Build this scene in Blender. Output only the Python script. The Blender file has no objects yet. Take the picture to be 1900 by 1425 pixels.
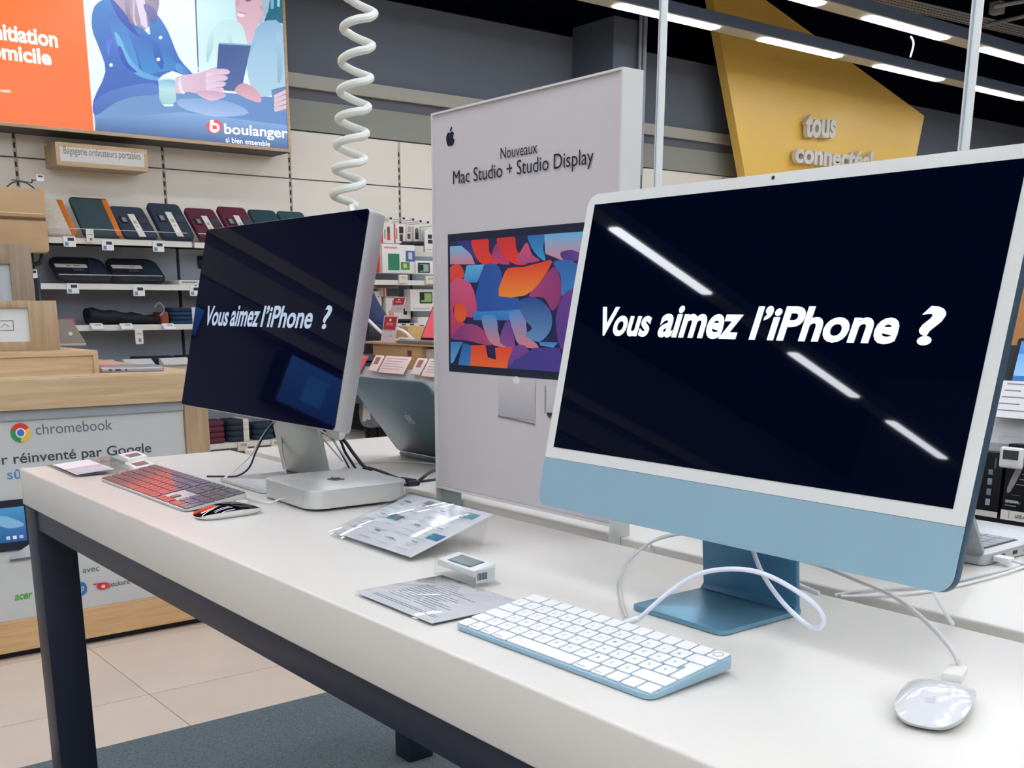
import bpy, bmesh, math, random
from mathutils import Matrix, Vector
random.seed(7)
PI = math.pi
SC = bpy.context.scene
COL = SC.collection
Z0 = 0.9                       # height of the table tops above the floor

# ------------------------------------------------------------------ camera
F, PX, PY = 1974.544, 904.992, 1050.970
YAW, PIT, ROL = 2.4842009, 0.2403343, 0.0013981
CAM = Vector((2.368433, -0.579753, 0.331883 + Z0))
_f = Vector((math.cos(YAW)*math.cos(PIT), math.sin(YAW)*math.cos(PIT), -math.sin(PIT)))
_r = Vector((math.sin(YAW), -math.cos(YAW), 0)); _d = _f.cross(_r)
_c, _s = math.cos(ROL), math.sin(ROL)
RX = _c*_r + _s*_d; DN = -_s*_r + _c*_d
cd = bpy.data.cameras.new('camera'); cam = bpy.data.objects.new('camera', cd); COL.objects.link(cam)
cd.sensor_width = 36; cd.lens = F/1900*36
cd.shift_x = (950-PX)/1900; cd.shift_y = (PY-712.5)/1900
cd.clip_start = 0.02; cd.clip_end = 60
M = Matrix.Identity(4)
for i in range(3):
    M[i][0] = RX[i]; M[i][1] = -DN[i]; M[i][2] = -_f[i]; M[i][3] = CAM[i]
cam.matrix_world = M
SC.camera = cam

# ------------------------------------------------------------------ light and exposure
SC.view_settings.view_transform = 'Standard'
SC.view_settings.look = 'None'
SC.view_settings.exposure = 0.45
SC.view_settings.gamma = 1.0
SC.view_settings.use_curve_mapping = False
try:
    SC.cycles.use_denoising = True
    SC.cycles.max_bounces = 8
    SC.cycles.diffuse_bounces = 4
    SC.cycles.glossy_bounces = 4
    SC.cycles.transmission_bounces = 6
    SC.cycles.transparent_max_bounces = 12
    SC.cycles.sample_clamp_indirect = 6
    SC.cycles.caustics_reflective = False
    SC.cycles.caustics_refractive = False
except Exception:
    pass
PANEL = 15.0                   # emission strength of the strip light diffusers
W = bpy.data.worlds.new('world'); SC.world = W; W.use_nodes = True
W.node_tree.nodes['Background'].inputs[0].default_value = (0.62, 0.70, 0.86, 1)
W.node_tree.nodes['Background'].inputs[1].default_value = 0.30

# ------------------------------------------------------------------ measuring helpers (pixel of the photo -> point on a real plane)
def on(u, v, ax, val):
    d = RX*((u-PX)/F) + DN*((v-PY)/F) + _f
    i = 'xyz'.index(ax)
    return CAM + d*((val-CAM[i])/d[i])

# ------------------------------------------------------------------ materials
def lin(c):
    if isinstance(c, tuple): return c          # already linear
    if isinstance(c, str):
        c = c.lstrip('#'); c = [int(c[i:i+2], 16)/255 for i in (0, 2, 4)]
    return tuple((x/12.92 if x <= .04045 else ((x+.055)/1.055)**2.4) for x in c)
MC = {}
def mat(name, col, rough=.5, metal=0., spec=.5, trans=0., ior=1.45, emit=0., coat=0., var=0., vscale=30., bump=0., bscale=200., alpha=1., stretch=None):
    if name in MC: return MC[name]
    m = bpy.data.materials.new(name); m.use_nodes = True
    nt = m.node_tree; b = nt.nodes['Principled BSDF']; c = lin(col) + (1,)
    b.inputs['Base Color'].default_value = c
    b.inputs['Roughness'].default_value = rough
    b.inputs['Metallic'].default_value = metal
    b.inputs['Specular IOR Level'].default_value = spec
    b.inputs['Transmission Weight'].default_value = trans
    b.inputs['IOR'].default_value = ior
    b.inputs['Coat Weight'].default_value = coat
    b.inputs['Coat Roughness'].default_value = .05
    b.inputs['Alpha'].default_value = alpha
    if emit:
        b.inputs['Emission Color'].default_value = c
        b.inputs['Emission Strength'].default_value = emit
    tc = None
    if var or bump:
        tc = nt.nodes.new('ShaderNodeTexCoord'); mp = nt.nodes.new('ShaderNodeMapping')
        nt.links.new(tc.outputs['Object'], mp.inputs[0])
        if stretch: mp.inputs['Scale'].default_value = stretch
    if var:
        n = nt.nodes.new('ShaderNodeTexNoise'); n.inputs['Scale'].default_value = vscale; n.inputs['Detail'].default_value = 4
        nt.links.new(mp.outputs[0], n.inputs['Vector'])
        r = nt.nodes.new('ShaderNodeMapRange'); r.inputs[1].default_value = .3; r.inputs[2].default_value = .7
        r.inputs[3].default_value = 1-var; r.inputs[4].default_value = 1+var*.5
        nt.links.new(n.outputs[0], r.inputs[0])
        x = nt.nodes.new('ShaderNodeVectorMath'); x.operation = 'SCALE'; x.inputs[0].default_value = c[:3]
        nt.links.new(r.outputs[0], x.inputs['Scale']); nt.links.new(x.outputs[0], b.inputs['Base Color'])
    if bump:
        n = nt.nodes.new('ShaderNodeTexNoise'); n.inputs['Scale'].default_value = bscale; n.inputs['Detail'].default_value = 3
        nt.links.new(mp.outputs[0], n.inputs['Vector'])
        q = nt.nodes.new('ShaderNodeBump'); q.inputs['Strength'].default_value = bump; q.inputs['Distance'].default_value = .002
        nt.links.new(n.outputs[0], q.inputs['Height']); nt.links.new(q.outputs[0], b.inputs['Normal'])
    MC[name] = m
    return m
def picmat(name, emit):
    if name in MC: return MC[name]
    m = bpy.data.materials.new(name); m.use_nodes = True; nt = m.node_tree; b = nt.nodes['Principled BSDF']
    a = nt.nodes.new('ShaderNodeVertexColor'); a.layer_name = 'col'
    if emit:
        b.inputs['Base Color'].default_value = (0.01, 0.01, 0.012, 1)
        nt.links.new(a.outputs[0], b.inputs['Emission Color']); b.inputs['Emission Strength'].default_value = emit
        b.inputs['Roughness'].default_value = .25
    else:
        nt.links.new(a.outputs[0], b.inputs['Base Color']); b.inputs['Roughness'].default_value = .55
    MC[name] = m
    return m
def woodmat(name, col, col2, along='y'):
    m = bpy.data.materials.new(name); m.use_nodes = True; nt = m.node_tree; b = nt.nodes['Principled BSDF']
    tc = nt.nodes.new('ShaderNodeTexCoord'); mp = nt.nodes.new('ShaderNodeMapping')
    s = {'y': (26, 1.6, 26), 'z': (26, 26, 1.6), 'x': (1.6, 26, 26)}[along]; mp.inputs['Scale'].default_value = s
    n = nt.nodes.new('ShaderNodeTexNoise'); n.inputs['Scale'].default_value = 2.2; n.inputs['Detail'].default_value = 6; n.inputs['Distortion'].default_value = .6
    cr = nt.nodes.new('ShaderNodeValToRGB'); cr.color_ramp.elements[0].position = .3; cr.color_ramp.elements[1].position = .68
    cr.color_ramp.elements[0].color = lin(col2)+(1,); cr.color_ramp.elements[1].color = lin(col)+(1,)
    nt.links.new(tc.outputs['Object'], mp.inputs[0]); nt.links.new(mp.outputs[0], n.inputs['Vector'])
    nt.links.new(n.outputs[0], cr.inputs[0]); nt.links.new(cr.outputs[0], b.inputs['Base Color'])
    b.inputs['Roughness'].default_value = .5
    MC[name] = m
    return m

white_top = mat('white_laminate', '#dedbd3', .32, var=.03, vscale=3, bump=.03, bscale=350)
white_side = mat('white_edge', '#dcd9d2', .5, var=.02, vscale=4)
black_metal = mat('navy_black_steel', '#1d2436', .42, spec=.5, bump=.04, bscale=500)
alu = mat('silver_aluminium', '#cfd1d0', .36, metal=.55, var=.02, vscale=60)
alu_dark = mat('grey_aluminium', '#8e949a', .38, metal=.6)
glass_black = mat('black_glass', '#02030c', .03, spec=.55)
screen_navy = mat('screen_navy', '#01030f', .02, spec=.5, emit=.9)
white_plastic = mat('white_plastic', '#e6e6e6', .35)
white_gloss = mat('white_gloss', '#d6d7d9', .14, coat=.3)
bezel_white = mat('white_bezel', '#dfe2e0', .16, coat=.3)
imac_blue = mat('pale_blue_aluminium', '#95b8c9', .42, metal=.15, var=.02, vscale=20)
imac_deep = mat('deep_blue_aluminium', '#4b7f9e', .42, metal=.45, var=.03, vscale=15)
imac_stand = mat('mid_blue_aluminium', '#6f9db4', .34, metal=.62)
key_white = mat('white_key', '#f0f0f0', .42)
key_black = mat('black_key', '#4c4b52', .33, spec=1.0, coat=.6)
legend = mat('grey_legend', '#9a9da0', .6)
black_plastic = mat('black_plastic', '#14161d', .4)
black_gloss = mat('black_gloss', '#06070c', .04, coat=.7)
cable_white = mat('white_cable', '#dfe3ea', .4)
cable_black = mat('navy_cable', '#141c30', .4)
def clearmat():
    m = bpy.data.materials.new('clear_acrylic'); m.use_nodes = True; nt = m.node_tree
    for n in list(nt.nodes):
        if n.type != 'OUTPUT_MATERIAL': nt.nodes.remove(n)
    t = nt.nodes.new('ShaderNodeBsdfTransparent'); t.inputs[0].default_value = (.955, .965, .965, 1)
    g = nt.nodes.new('ShaderNodeBsdfGlossy'); g.inputs['Roughness'].default_value = .03
    f = nt.nodes.new('ShaderNodeFresnel'); f.inputs[0].default_value = 1.35
    x = nt.nodes.new('ShaderNodeMixShader'); q = nt.nodes.new('ShaderNodeNewGeometry'); k = nt.nodes.new('ShaderNodeMath'); k.operation = 'SUBTRACT'; k.inputs[0].default_value = 1
    nt.links.new(q.outputs['Backfacing'], k.inputs[1]); k2 = nt.nodes.new('ShaderNodeMath'); k2.operation = 'MULTIPLY'
    nt.links.new(k.outputs[0], k2.inputs[0]); nt.links.new(f.outputs[0], k2.inputs[1]); nt.links.new(k2.outputs[0], x.inputs[0]); nt.links.new(t.outputs[0], x.inputs[1]); nt.links.new(g.outputs[0], x.inputs[2])
    nt.links.new(x.outputs[0], nt.nodes['Material Output'].inputs[0]); return m
acryl = clearmat()
paper = mat('white_paper', '#e2e2e4', .7)
ink = mat('grey_ink', '#77797f', .7)
ink_dark = mat('navy_ink', '#10142c', .6)
wood_y = woodmat('oak_along', '#cbb28f', '#b69a76', 'y')
wood_z = woodmat('oak_upright', '#b39a7b', '#9a8163', 'z')
wood_t = woodmat('oak_taupe', '#9c8873', '#87745f', 'z')
wall_white = mat('cream_wall_panel', '#ebe5d8', .7, var=.02, vscale=1.5)
wall_grey = mat('grey_wall_panel', '#959da7', .7, var=.05, vscale=1.2)
wall_up = mat('slate_upper_wall', '#69717c', .8, var=.05, vscale=.8)
wall_band = mat('grey_green_band', '#92958c', .8, var=.03, vscale=1)
rail_cream = mat('cream_rail', '#aaa89d', .6)
rail_grey = mat('dark_grey_rail', '#60626b', .7)  # even grey, darker than the cream rail
ceil_navy = mat('navy_ceiling', '#060d24', .9, spec=.1)
fix_grey = mat('fixture_grey', '#b9b6a4', .55)
fix_side = mat('fixture_side_slate', '#61718a', .6)
diffuser = mat('light_diffuser', '#f2f6ff', .5, emit=PANEL)
shelf_white = mat('white_shelf', '#dcdad2', .45)
yellow = mat('yellow_panel', '#eec45e', .38, spec=.5, var=.04, vscale=.8)
pole_white = mat('white_pole', '#dbe2e2', .35)
tile_m = [mat('beige_tile_%s' % k, c, .38, var=.07, vscale=2.5) for k, c in (('light', '#d6c3b2'), ('mid', '#cdbcab'), ('warm', '#d9c6b5'))]
grout = mat('tile_grout', '#a89b8e', .8)
carpet_m = mat('grey_green_carpet', '#6b777a', .95, spec=.1, var=.35, vscale=160, bump=.9, bscale=420)
navy_cloth = mat('navy_jacket', '#1c2f55', .8, var=.2, vscale=25, bump=.5, bscale=60)
skin_m = mat('skin', '#c99b7c', .55)
hair_m = mat('dark_hair', '#231a16', .7)
def flat(c, rough=.55, **k):
    return mat('colour_' + c.lstrip('#'), c, rough, **k)
PRINT = picmat('printed_picture', 0)
SCREEN = picmat('lit_picture', .8)

# ------------------------------------------------------------------ mesh helpers
WM = {}                        # world matrix of every thing (parts share it)
FR = [Matrix.Identity(4)]
class MB:
    def __init__(s): s.v = []; s.f = []; s.m = []; s.mi = 0
    def add(s, vs, fs):
        o = len(s.v); s.v += [Vector(v) for v in vs]; s.f += [tuple(i+o for i in f) for f in fs]; s.m += [s.mi]*len(fs); return s
    def box(s, x0, x1, y0, y1, z0, z1):
        v = [(x, y, z) for z in (z0, z1) for y in (y0, y1) for x in (x0, x1)]
        return s.add(v, [(0, 2, 3, 1), (4, 5, 7, 6), (0, 1, 5, 4), (2, 6, 7, 3), (0, 4, 6, 2), (1, 3, 7, 5)])
    def prism(s, P, O, u, v, n, d):
        O, u, v, n = map(Vector, (O, u, v, n)); k = len(P)
        a = [O+u*p[0]+v*p[1] for p in P]; b = [q+n*d for q in a]
        return s.add(a+b, [tuple(range(k-1, -1, -1)), tuple(range(k, 2*k))] + [(i, (i+1) % k, k+(i+1) % k, k+i) for i in range(k)])
    def face(s, P): return s.add(P, [tuple(range(len(P)))])
    def tube(s, P, r, seg=10, cap=True):
        P = [Vector(p) for p in P]; n = len(P); rr = r if isinstance(r, (list, tuple)) else [r]*n
        t0 = (P[1]-P[0]).normalized(); a = t0.orthogonal().normalized(); vs = []; fs = []
        for i, p in enumerate(P):
            t = (P[min(i+1, n-1)]-P[max(i-1, 0)]).normalized()
            a = (a - t*a.dot(t)).normalized(); b = t.cross(a)
            for j in range(seg):
                q = 2*PI*j/seg; vs.append(p + (a*math.cos(q)+b*math.sin(q))*rr[i])
        for i in range(n-1):
            for j in range(seg):
                k = (j+1) % seg; fs.append((i*seg+j, i*seg+k, (i+1)*seg+k, (i+1)*seg+j))
        if cap: fs += [tuple(range(seg-1, -1, -1)), tuple(range((n-1)*seg, n*seg))]
        return s.add(vs, fs)
    def cyl(s, c, n, r, h, seg=24):
        c = Vector(c); n = Vector(n).normalized(); return s.tube([c, c+n*h], r, seg)
    def build(s, name, mats, parent=None, bevel=0., seg=2, smooth=False, ang=35):
        me = bpy.data.meshes.new(name)
        Mx = FR[-1]
        if parent is not None: Mx = WM[parent.name].inverted() @ Mx
        me.from_pydata([tuple(Mx @ v) for v in s.v], [], s.f)
        mats = mats if isinstance(mats, (list, tuple)) else [mats]
        for m in mats: me.materials.append(m)
        for p, i in zip(me.polygons, s.m): p.material_index = i
        bm = bmesh.new(); bm.from_mesh(me); bmesh.ops.recalc_face_normals(bm, faces=bm.faces)
        if bevel: bmesh.ops.bevel(bm, geom=[e for e in bm.edges if len(e.link_faces) == 2 and e.calc_face_angle(0) > .5], offset=bevel, segments=seg, affect='EDGES', profile=.5)
        bm.to_mesh(me); bm.free()
        if smooth or bevel:
            for p in me.polygons: p.use_smooth = True
            try: me.set_sharp_from_angle(angle=math.radians(ang))
            except Exception: pass
        return link(name, me, parent)
def link(name, data, parent=None):
    o = bpy.data.objects.new(name, data); COL.objects.link(o)
    if parent is not None: o.parent = parent; WM[o.name] = WM[parent.name]
    else: WM[o.name] = Matrix.Identity(4)
    return o
def tag(o, label=None, cat=None, group=None, kind=None):
    if label: o['label'] = label
    if cat: o['category'] = cat
    if group: o['group'] = group
    if kind: o['kind'] = kind
    return o
def thing(name, label, cat, loc=(0, 0, 0), group=None, frame=None):
    o = bpy.data.objects.new(name, None); COL.objects.link(o); o.empty_display_size = .05
    m = frame if frame is not None else Matrix.Translation(Vector(loc))
    o.matrix_world = m; WM[o.name] = m.copy()
    return tag(o, label, cat, group)
def box(name, x0, x1, y0, y1, z0, z1, m, parent=None, bevel=0., **k):
    return MB().box(x0, x1, y0, y1, z0, z1).build(name, m, parent, bevel, **k)
def struct(o): o['kind'] = 'structure'; return o
class frame:
    def __init__(s, m): s.m = m
    def __enter__(s): FR.append(s.m); return s.m
    def __exit__(s, *a): FR.pop()
def copy_tree(o, d, label=None, parent=None):
    c = o.copy(); COL.objects.link(c)
    if parent is None: c.location = o.location + Vector(d)
    else: c.parent = parent
    if label: c['label'] = label
    for ch in list(o.children): copy_tree(ch, d, None, c)
    return c
def rr(x0, y0, x1, y1, r, n=5):
    P = []
    for cx, cy, a in ((x1-r, y0+r, -PI/2), (x1-r, y1-r, 0), (x0+r, y1-r, PI/2), (x0+r, y0+r, PI)):
        P += [(cx+r*math.cos(a+PI/2*i/n), cy+r*math.sin(a+PI/2*i/n)) for i in range(n+1)]
    return P
def sm(P, n=5, closed=True):
    """Catmull-Rom through the points"""
    P = [Vector(p) for p in P]; k = len(P); out = []
    for i in range(k if closed else k-1):
        g = (lambda j: P[j % k]) if closed else (lambda j: P[max(0, min(k-1, j))])
        a, b, c, d = g(i-1), g(i), g(i+1), g(i+2)
        for j in range(n):
            t = j/n; out.append(.5*((2*b)+(c-a)*t+(2*a-5*b+4*c-d)*t*t+(3*b-a-3*c+d)*t*t*t))
    if not closed: out.append(P[-1])
    return out
def mframe(O, u, v):
    u = Vector(u).normalized(); v = Vector(v).normalized(); n = u.cross(v)
    m = Matrix.Identity(4)
    for i in range(3): m[i][0] = u[i]; m[i][1] = v[i]; m[i][2] = n[i]; m[i][3] = O[i]
    return m
def yawm(x, y, z, a): return Matrix.Translation((x, y, z)) @ Matrix.Rotation(a, 4, 'Z')
_tc = {}
def textmesh(s, bold=0., ext=0., space=1.):
    k = (s, bold, ext, space)
    if k in _tc: return _tc[k]
    c = bpy.data.curves.new('t', 'FONT'); c.body = s; c.size = 1; c.offset = bold; c.extrude = ext; c.resolution_u = 4; c.space_character = space
    o = bpy.data.objects.new('t', c); COL.objects.link(o); bpy.context.view_layer.update()
    me = bpy.data.meshes.new_from_object(o.evaluated_get(bpy.context.evaluated_depsgraph_get()))
    V = [v.co.copy() for v in me.vertices]; Fs = [tuple(p.vertices) for p in me.polygons]
    bpy.data.objects.remove(o); bpy.data.curves.remove(c); bpy.data.meshes.remove(me)
    _tc[k] = (V, Fs); return _tc[k]
def text(name, s, O, u, v, w, h, m, parent=None, bold=0., shear=0., ext=0., mb=None, space=1., lift=0.0004):
    """flat lettering whose bounding box is w x h, lower left at O, in plane u,v"""
    V, Fs = textmesh(s, bold, 0.05 if ext else 0, space)
    x0 = min(p.x for p in V); x1 = max(p.x for p in V); y0 = min(p.y for p in V); y1 = max(p.y for p in V)
    u = Vector(u).normalized(); v = Vector(v).normalized(); n = u.cross(v); O = Vector(O)
    q = []
    for p in V:
        b = (p.y-y0)/(y1-y0)*h; a = (p.x-x0)/(x1-x0)*(w-shear*h) + shear*b
        q.append(O+u*a+v*b+n*(lift + ((p.z+.05)/.1*ext if ext else 0)))
    t = mb or MB(); t.add(q, Fs)
    return t if mb else t.build(name, m, parent)
class Pic:
    """flat picture: coloured polygons stacked a hair apart in one plane"""
    def __init__(s, fn, step=.0004): s.fn = fn; s.v = []; s.f = []; s.c = []; s.k = 0; s.step = step
    def poly(s, P, c0, c1=None, axis=1, smooth=0):
        if smooth: P = [tuple(p) for p in sm([(p[0], p[1], 0) for p in P], smooth)]
        lo = min(p[axis] for p in P); hi = max(p[axis] for p in P); a = lin(c0); b = lin(c1 or c0)
        o = len(s.v)
        for p in P:
            t = (p[axis]-lo)/max(hi-lo, 1e-9); s.v.append(tuple(s.fn(p[0], p[1], s.k*s.step))); s.c.append(tuple(a[i]*(1-t)+b[i]*t for i in range(3))+(1,))
        s.f.append(tuple(range(o, len(s.v)))); s.k += 1; return s
    def rect(s, x0, y0, x1, y1, c0, c1=None, axis=1): return s.poly([(x0, y0), (x1, y0), (x1, y1), (x0, y1)], c0, c1, axis)
    def build(s, name, m, parent):
        me = bpy.data.meshes.new(name); I = WM[parent.name].inverted() @ FR[-1]
        me.from_pydata([tuple(I @ Vector(v)) for v in s.v], [], s.f)
        ca = me.color_attributes.new('col', 'FLOAT_COLOR', 'POINT')
        for i, c in enumerate(s.c): ca.data[i].color = c
        me.materials.append(m); return link(name, me, parent)
def zpos(z): return z + Z0

# ================================================================== SETTING
# floor: a slab with beige tiles laid on it, each tile its own piece
fl = struct(box('floor', -6.2, 9.2, -11.2, 18.2, -.25, -.012, grout))
TS = .6
tile_me = {}
for i in range(-3, 3):
    for j in range(-2, 5):
        x0 = -.9 + i*TS; y0 = .549 + (j-1)*TS - .6
        x1, y1 = x0+TS-.003, y0+TS-.003
        k = (i*7+j*3) % 3
        if k not in tile_me:
            o = box('tile', 0, TS-.003, 0, TS-.003, -.012, 0, tile_m[k], fl); tile_me[k] = o.data; o.location = (x0, y0, 0)
        else:
            o = link('tile', tile_me[k], fl); o.location = (x0, y0, 0)
rest = MB()
for (a, b, c, d) in ((-6.2, -2.703, -11.2, 18.2), (.897, 9.2, -11.2, 18.2), (-2.703, .897, -11.2, -1.854), (-2.703, .897, 2.346, 18.2)):
    rest.box(a, b, c, d, -.012, -.0005)
tag(rest.build('tile_field', tile_m[1], fl), kind='stuff')
# ceiling void, far walls
struct(box('ceiling', -6.2, 9.2, -11.2, 18.2, 5.2, 5.4, ceil_navy))
struct(box('wall_right', 9.0, 9.2, -11.2, 18.2, -.012, 5.2, flat('#d2d0ca', .9)))
struct(box('wall_front', -6.2, 9.0, -11.2, -11.0, -.012, 5.2, flat('#a09f9c', .9)))
struct(box('wall_far', -6.2, 9.0, 18.0, 18.2, -.012, 5.2, flat('#b5b5b2', .9)))
XW = -5.55
wb = struct(box('wall_back', -6.0, XW-.02, -11.0, 18.0, -.012, 3.62, wall_up))
struct(box('wall_back_upper', -6.0, -5.9, -11.0, 18.0, 3.62, 5.2, ceil_navy))
struct(box('trim_1', XW-.02, XW+.015, -11, 18, Z0+1.665, Z0+1.885, wall_band))
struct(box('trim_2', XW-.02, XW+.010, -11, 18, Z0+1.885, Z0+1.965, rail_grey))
struct(box('trim_3', XW-.02, XW+.05, -11, 18, Z0+1.965, Z0+2.065, rail_cream))
# protruding column with two pipes
struct(box('wall_column', XW-.02, XW+.52, 6.54, 6.95, -.012, Z0+2.80, flat('#5a626e', .8)))
for dy, r in ((-.045, .022), (-.10, .016)):
    tag(MB().tube([(XW+.56, 6.93+dy, Z0+1.5), (XW+.56, 6.93+dy, Z0+2.93)], r, 12).build('pipe', flat('#8e949c', .5), None, smooth=True),
        'thicker grey vertical pipe on the grey column' if dy == -.045 else 'thinner grey vertical pipe left of the thick one on the column', 'pipe')

# panelled back wall: every panel one piece, slotted uprights between the bays
pw = thing('wall_panelling', 'cream panel shelving wall with slotted uprights behind the laptop bags', 'wall panelling', (XW, 0, 0))
UP = [-.49, .53, 1.545, 2.57, 3.59, 4.61, 5.63, 6.65, 7.67, 8.69, 9.71, 10.73]
UP = [1.5465 + (i-2)*1.019 for i in range(13)]
for i in range(12):
    a, b = UP[i]+.012, UP[i+1]-.012
    for (z0, z1, m) in ((.02, .62, wall_grey), (.625, 1.1, wall_grey), (1.105, 1.64, wall_grey), (1.645, 2.20, wall_white), (2.205, Z0+1.66, wall_white)):
        if i >= 3 and z0 < 1.7 and z0 > 1.6: pass
        box('panel', XW-.018, XW+(.15 if m is wall_grey else 0), a, b, z0, z1-.004, m, pw)
for i in range(13):
    y = UP[i]; q = MB(); q.box(XW-.02, XW-.006, y-.011, y+.011, .02, Z0+1.66)
    u = q.build('upright', flat('#b9b5aa', .6), pw)
    q = MB()
    z = .1
    while z < Z0+1.6: dx = .15 if z < 1.6 else 0; q.box(XW-.0065+dx, XW-.0045+dx, y-.006, y+.006, z, z+.034); z += .06
    q.build('slots', flat('#2c3038', .8), u)

# ------------------------------------------------------------------ carpet
cx0 = -.545
tag(struct(box('carpet', cx0, 3.6, -1.2, 1.6, 0, .008, carpet_m)), kind='structure')

# ------------------------------------------------------------------ strip light rails
LZ = 2.6 + Z0
def rail(x, spans, y0, y1, label, grp, panels_group):
    t = thing('light_rail', label, 'ceiling light', (x, y0, LZ), grp)
    box('housing', x-.085, x+.085, y0, y1, LZ+.012, LZ+.10, fix_side, t)
    box('underside', x-.085, x+.085, y0, y1, LZ+.004, LZ+.012, fix_grey, t)
    for a, b in spans:
        d = MB().prism(rr(x-.055, a, x+.055, b, .03), (0, 0, LZ-.004), (1, 0, 0), (0, 1, 0), (0, 0, 1), .008).build('diffuser', diffuser, t)
    return t
spA = [(5.77-1.76*k, 6.94-1.76*k) for k in range(3, -1, -1)] + [(7.53, 8.68), (9.30, 10.45), (11.05, 12.2), (12.8, 13.95)]
rail(-4.21, spA, -.2, 17.5, 'suspended strip light rail nearest the yellow panel', None, None)
spB = [(-10.3, -9.15), (-8.47, -7.40), (-6.79, -5.77), (-4.62, -3.53), (-1.8, -.65), (-.05, 1.1), (2.2, 3.35), (4.0, 5.15), (5.85, 7.02), (7.63, 8.82), (9.42, 10.6), (11.2, 12.35), (12.95, 14.1)]
rail(-3.23, spB, -10.9, 17.5, 'suspended strip light rail in front, second from the yellow panel', None, None)
for x, y0, lab in ((-1.15, -2.9, 'unseen overhead strip light rail above the aisle left of the display tables'), (-.45, -2.9, 'unseen overhead strip light rail above the far left end of the display tables'),  # unseen rails; extra rows and length added for fill light
               (.62, -2.9, 'unseen overhead strip light rail above the monitor on the near table'), (1.56, -2.9, 'unseen overhead strip light rail above the pale blue computer'),
               (2.4, -2.9, 'unseen overhead strip light rail directly above the viewer'), (3.3, -2.9, 'unseen overhead strip light rail first behind the viewer'),
               (4.3, -2.9, 'unseen overhead strip light rail second behind the viewer'), (5.3, -2.9, 'unseen overhead strip light rail third behind the viewer'), (6.4, -2.9, 'unseen overhead strip light rail fourth behind the viewer'), (7.6, -2.9, 'unseen overhead strip light rail farthest behind the viewer')):
    if x > .5: sp = [(y0-7.04+1.76*k, y0-5.88+1.76*k) for k in range(0, 13)]; rail(x, sp, -10.95, 13.4, lab, None, None)
    else: sp = [(y0+1.76*k, y0+1.16+1.76*k) for k in range(0, 9)]; rail(x, sp, -3.0, 13.4, lab, None, None)
# perforated cable tray and brackets at the top right
ct = thing('cable_tray', 'perforated grey cable tray high up at the right', 'cable tray', (-2.2, 6, 3.95))
A1 = on(1700, 0, 'z', 3.1+Z0-.05); xt = -2.05; zt = 3.12+Z0
q = MB()
P0 = on(1640, 0, 'z', 4.0); P1 = on(1900, 60, 'z', 4.0); dr = (P1-P0).normalized(); sd = Vector((-dr.y, dr.x, 0)) * .13
a = P0-dr*6; b = P1+dr*3
MB().prism([(0, 0), ((b-a).length, 0), ((b-a).length, .26), (0, .26)], a-sd, dr, sd.normalized(), (0, 0, 1), .006).build('tray', flat('#8b8f93', .6), ct)
hq = MB(); L = (P1-P0).length+3
for i in range(int(L/.05)):
    for j in range(4):
        c = P0-dr*1.5 - sd + dr*(i*.05+(j % 2)*.02) + sd.normalized()*(.04+j*.06)
        hq.prism([(0, 0), (.028, 0), (.028, .02), (0, .02)], c-Vector((0, 0, .0012)), dr, sd.normalized(), (0, 0, 1), .0012)
tag(hq.build('perforations', flat('#14181f', .9), ct), kind='stuff')
for k, (p, q2) in enumerate((((1845, 12), (1900, 2)), ((1830, 46), (1900, 30)))):
    A_ = on(*p, 'z', 3.8); B_ = on(*q2, 'z', 3.8); B_ = A_+(B_-A_)*2
    tag(MB().tube([A_, B_], .018, 6).build('conduit', flat('#9aa0a6', .5)), 'upper thin grey conduit at the top right corner' if k == 0 else 'lower thin grey conduit at the top right, below its twin', 'conduit')
c_ = on(1850, 15, 'z', 3.82)
tag(box('junction_box', c_.x-.05, c_.x+.05, c_.y-.05, c_.y+.05, c_.z-.05, c_.z+.05, flat('#8d9193', .5), None, .006), 'small grey junction box beside the perforated tray', 'junction box')
# loose white cable end hanging from the rail
p = on(1690, 68, 'x', -3.3)
tag(MB().tube(sm([p, p+Vector((0, .05, -.05)), p+Vector((0, .02, -.16))], 4, False), .008, 6).build('cable_end', flat('#c9ccc6', .5)), 'short loose white cable end under the front light rail', 'cable')

# ------------------------------------------------------------------ yellow panel with raised letters
XY = -5.2
yp = thing('yellow_sign', 'huge slanted golden yellow wall panel with white raised lettering', 'sign', (XY, 9, 1))
def oy(u, v, k=0.): p = on(u, v, 'x', XY); return (p.y, p.z)
P = [oy(1309, -82), oy(1715, 215), oy(1700, 290), oy(1640, 590), oy(1430, 590)]
P = [(y, max(z, .9)) for y, z in P]
MB().prism(P, (XY-.1, 0, 0), (0, 1, 0), (0, 0, 1), (1, 0, 0), .1).build('board', yellow, yp)
lt = flat('#cfccc2', .5)
def wtext(s, u0, v0, u1, v1, X, m, parent, vt0, bold=0., ext=0., shear=0., name='lettering', space=1.):
    """text on an X=const plane; (u0,v0) lower left, (u1,v1) lower right, vt0 top at the left"""
    a = on(u0, v0, 'x', X); b = on(u1, v1, 'x', X); t = on(u0, vt0, 'x', X)
    return text(name, s, a, b-a, (0, 0, 1), (b-a).length, t.z-a.z, m, parent, bold, shear, ext, space=space)
wtext('tous', 1487, 256, 1543, 258, XY+.03, lt, yp, 212, .035, .05)
wtext('connect\u00e9s!', 1468, 303, 1612, 318, XY+.03, lt, yp, 264, .035, .05)

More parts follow.
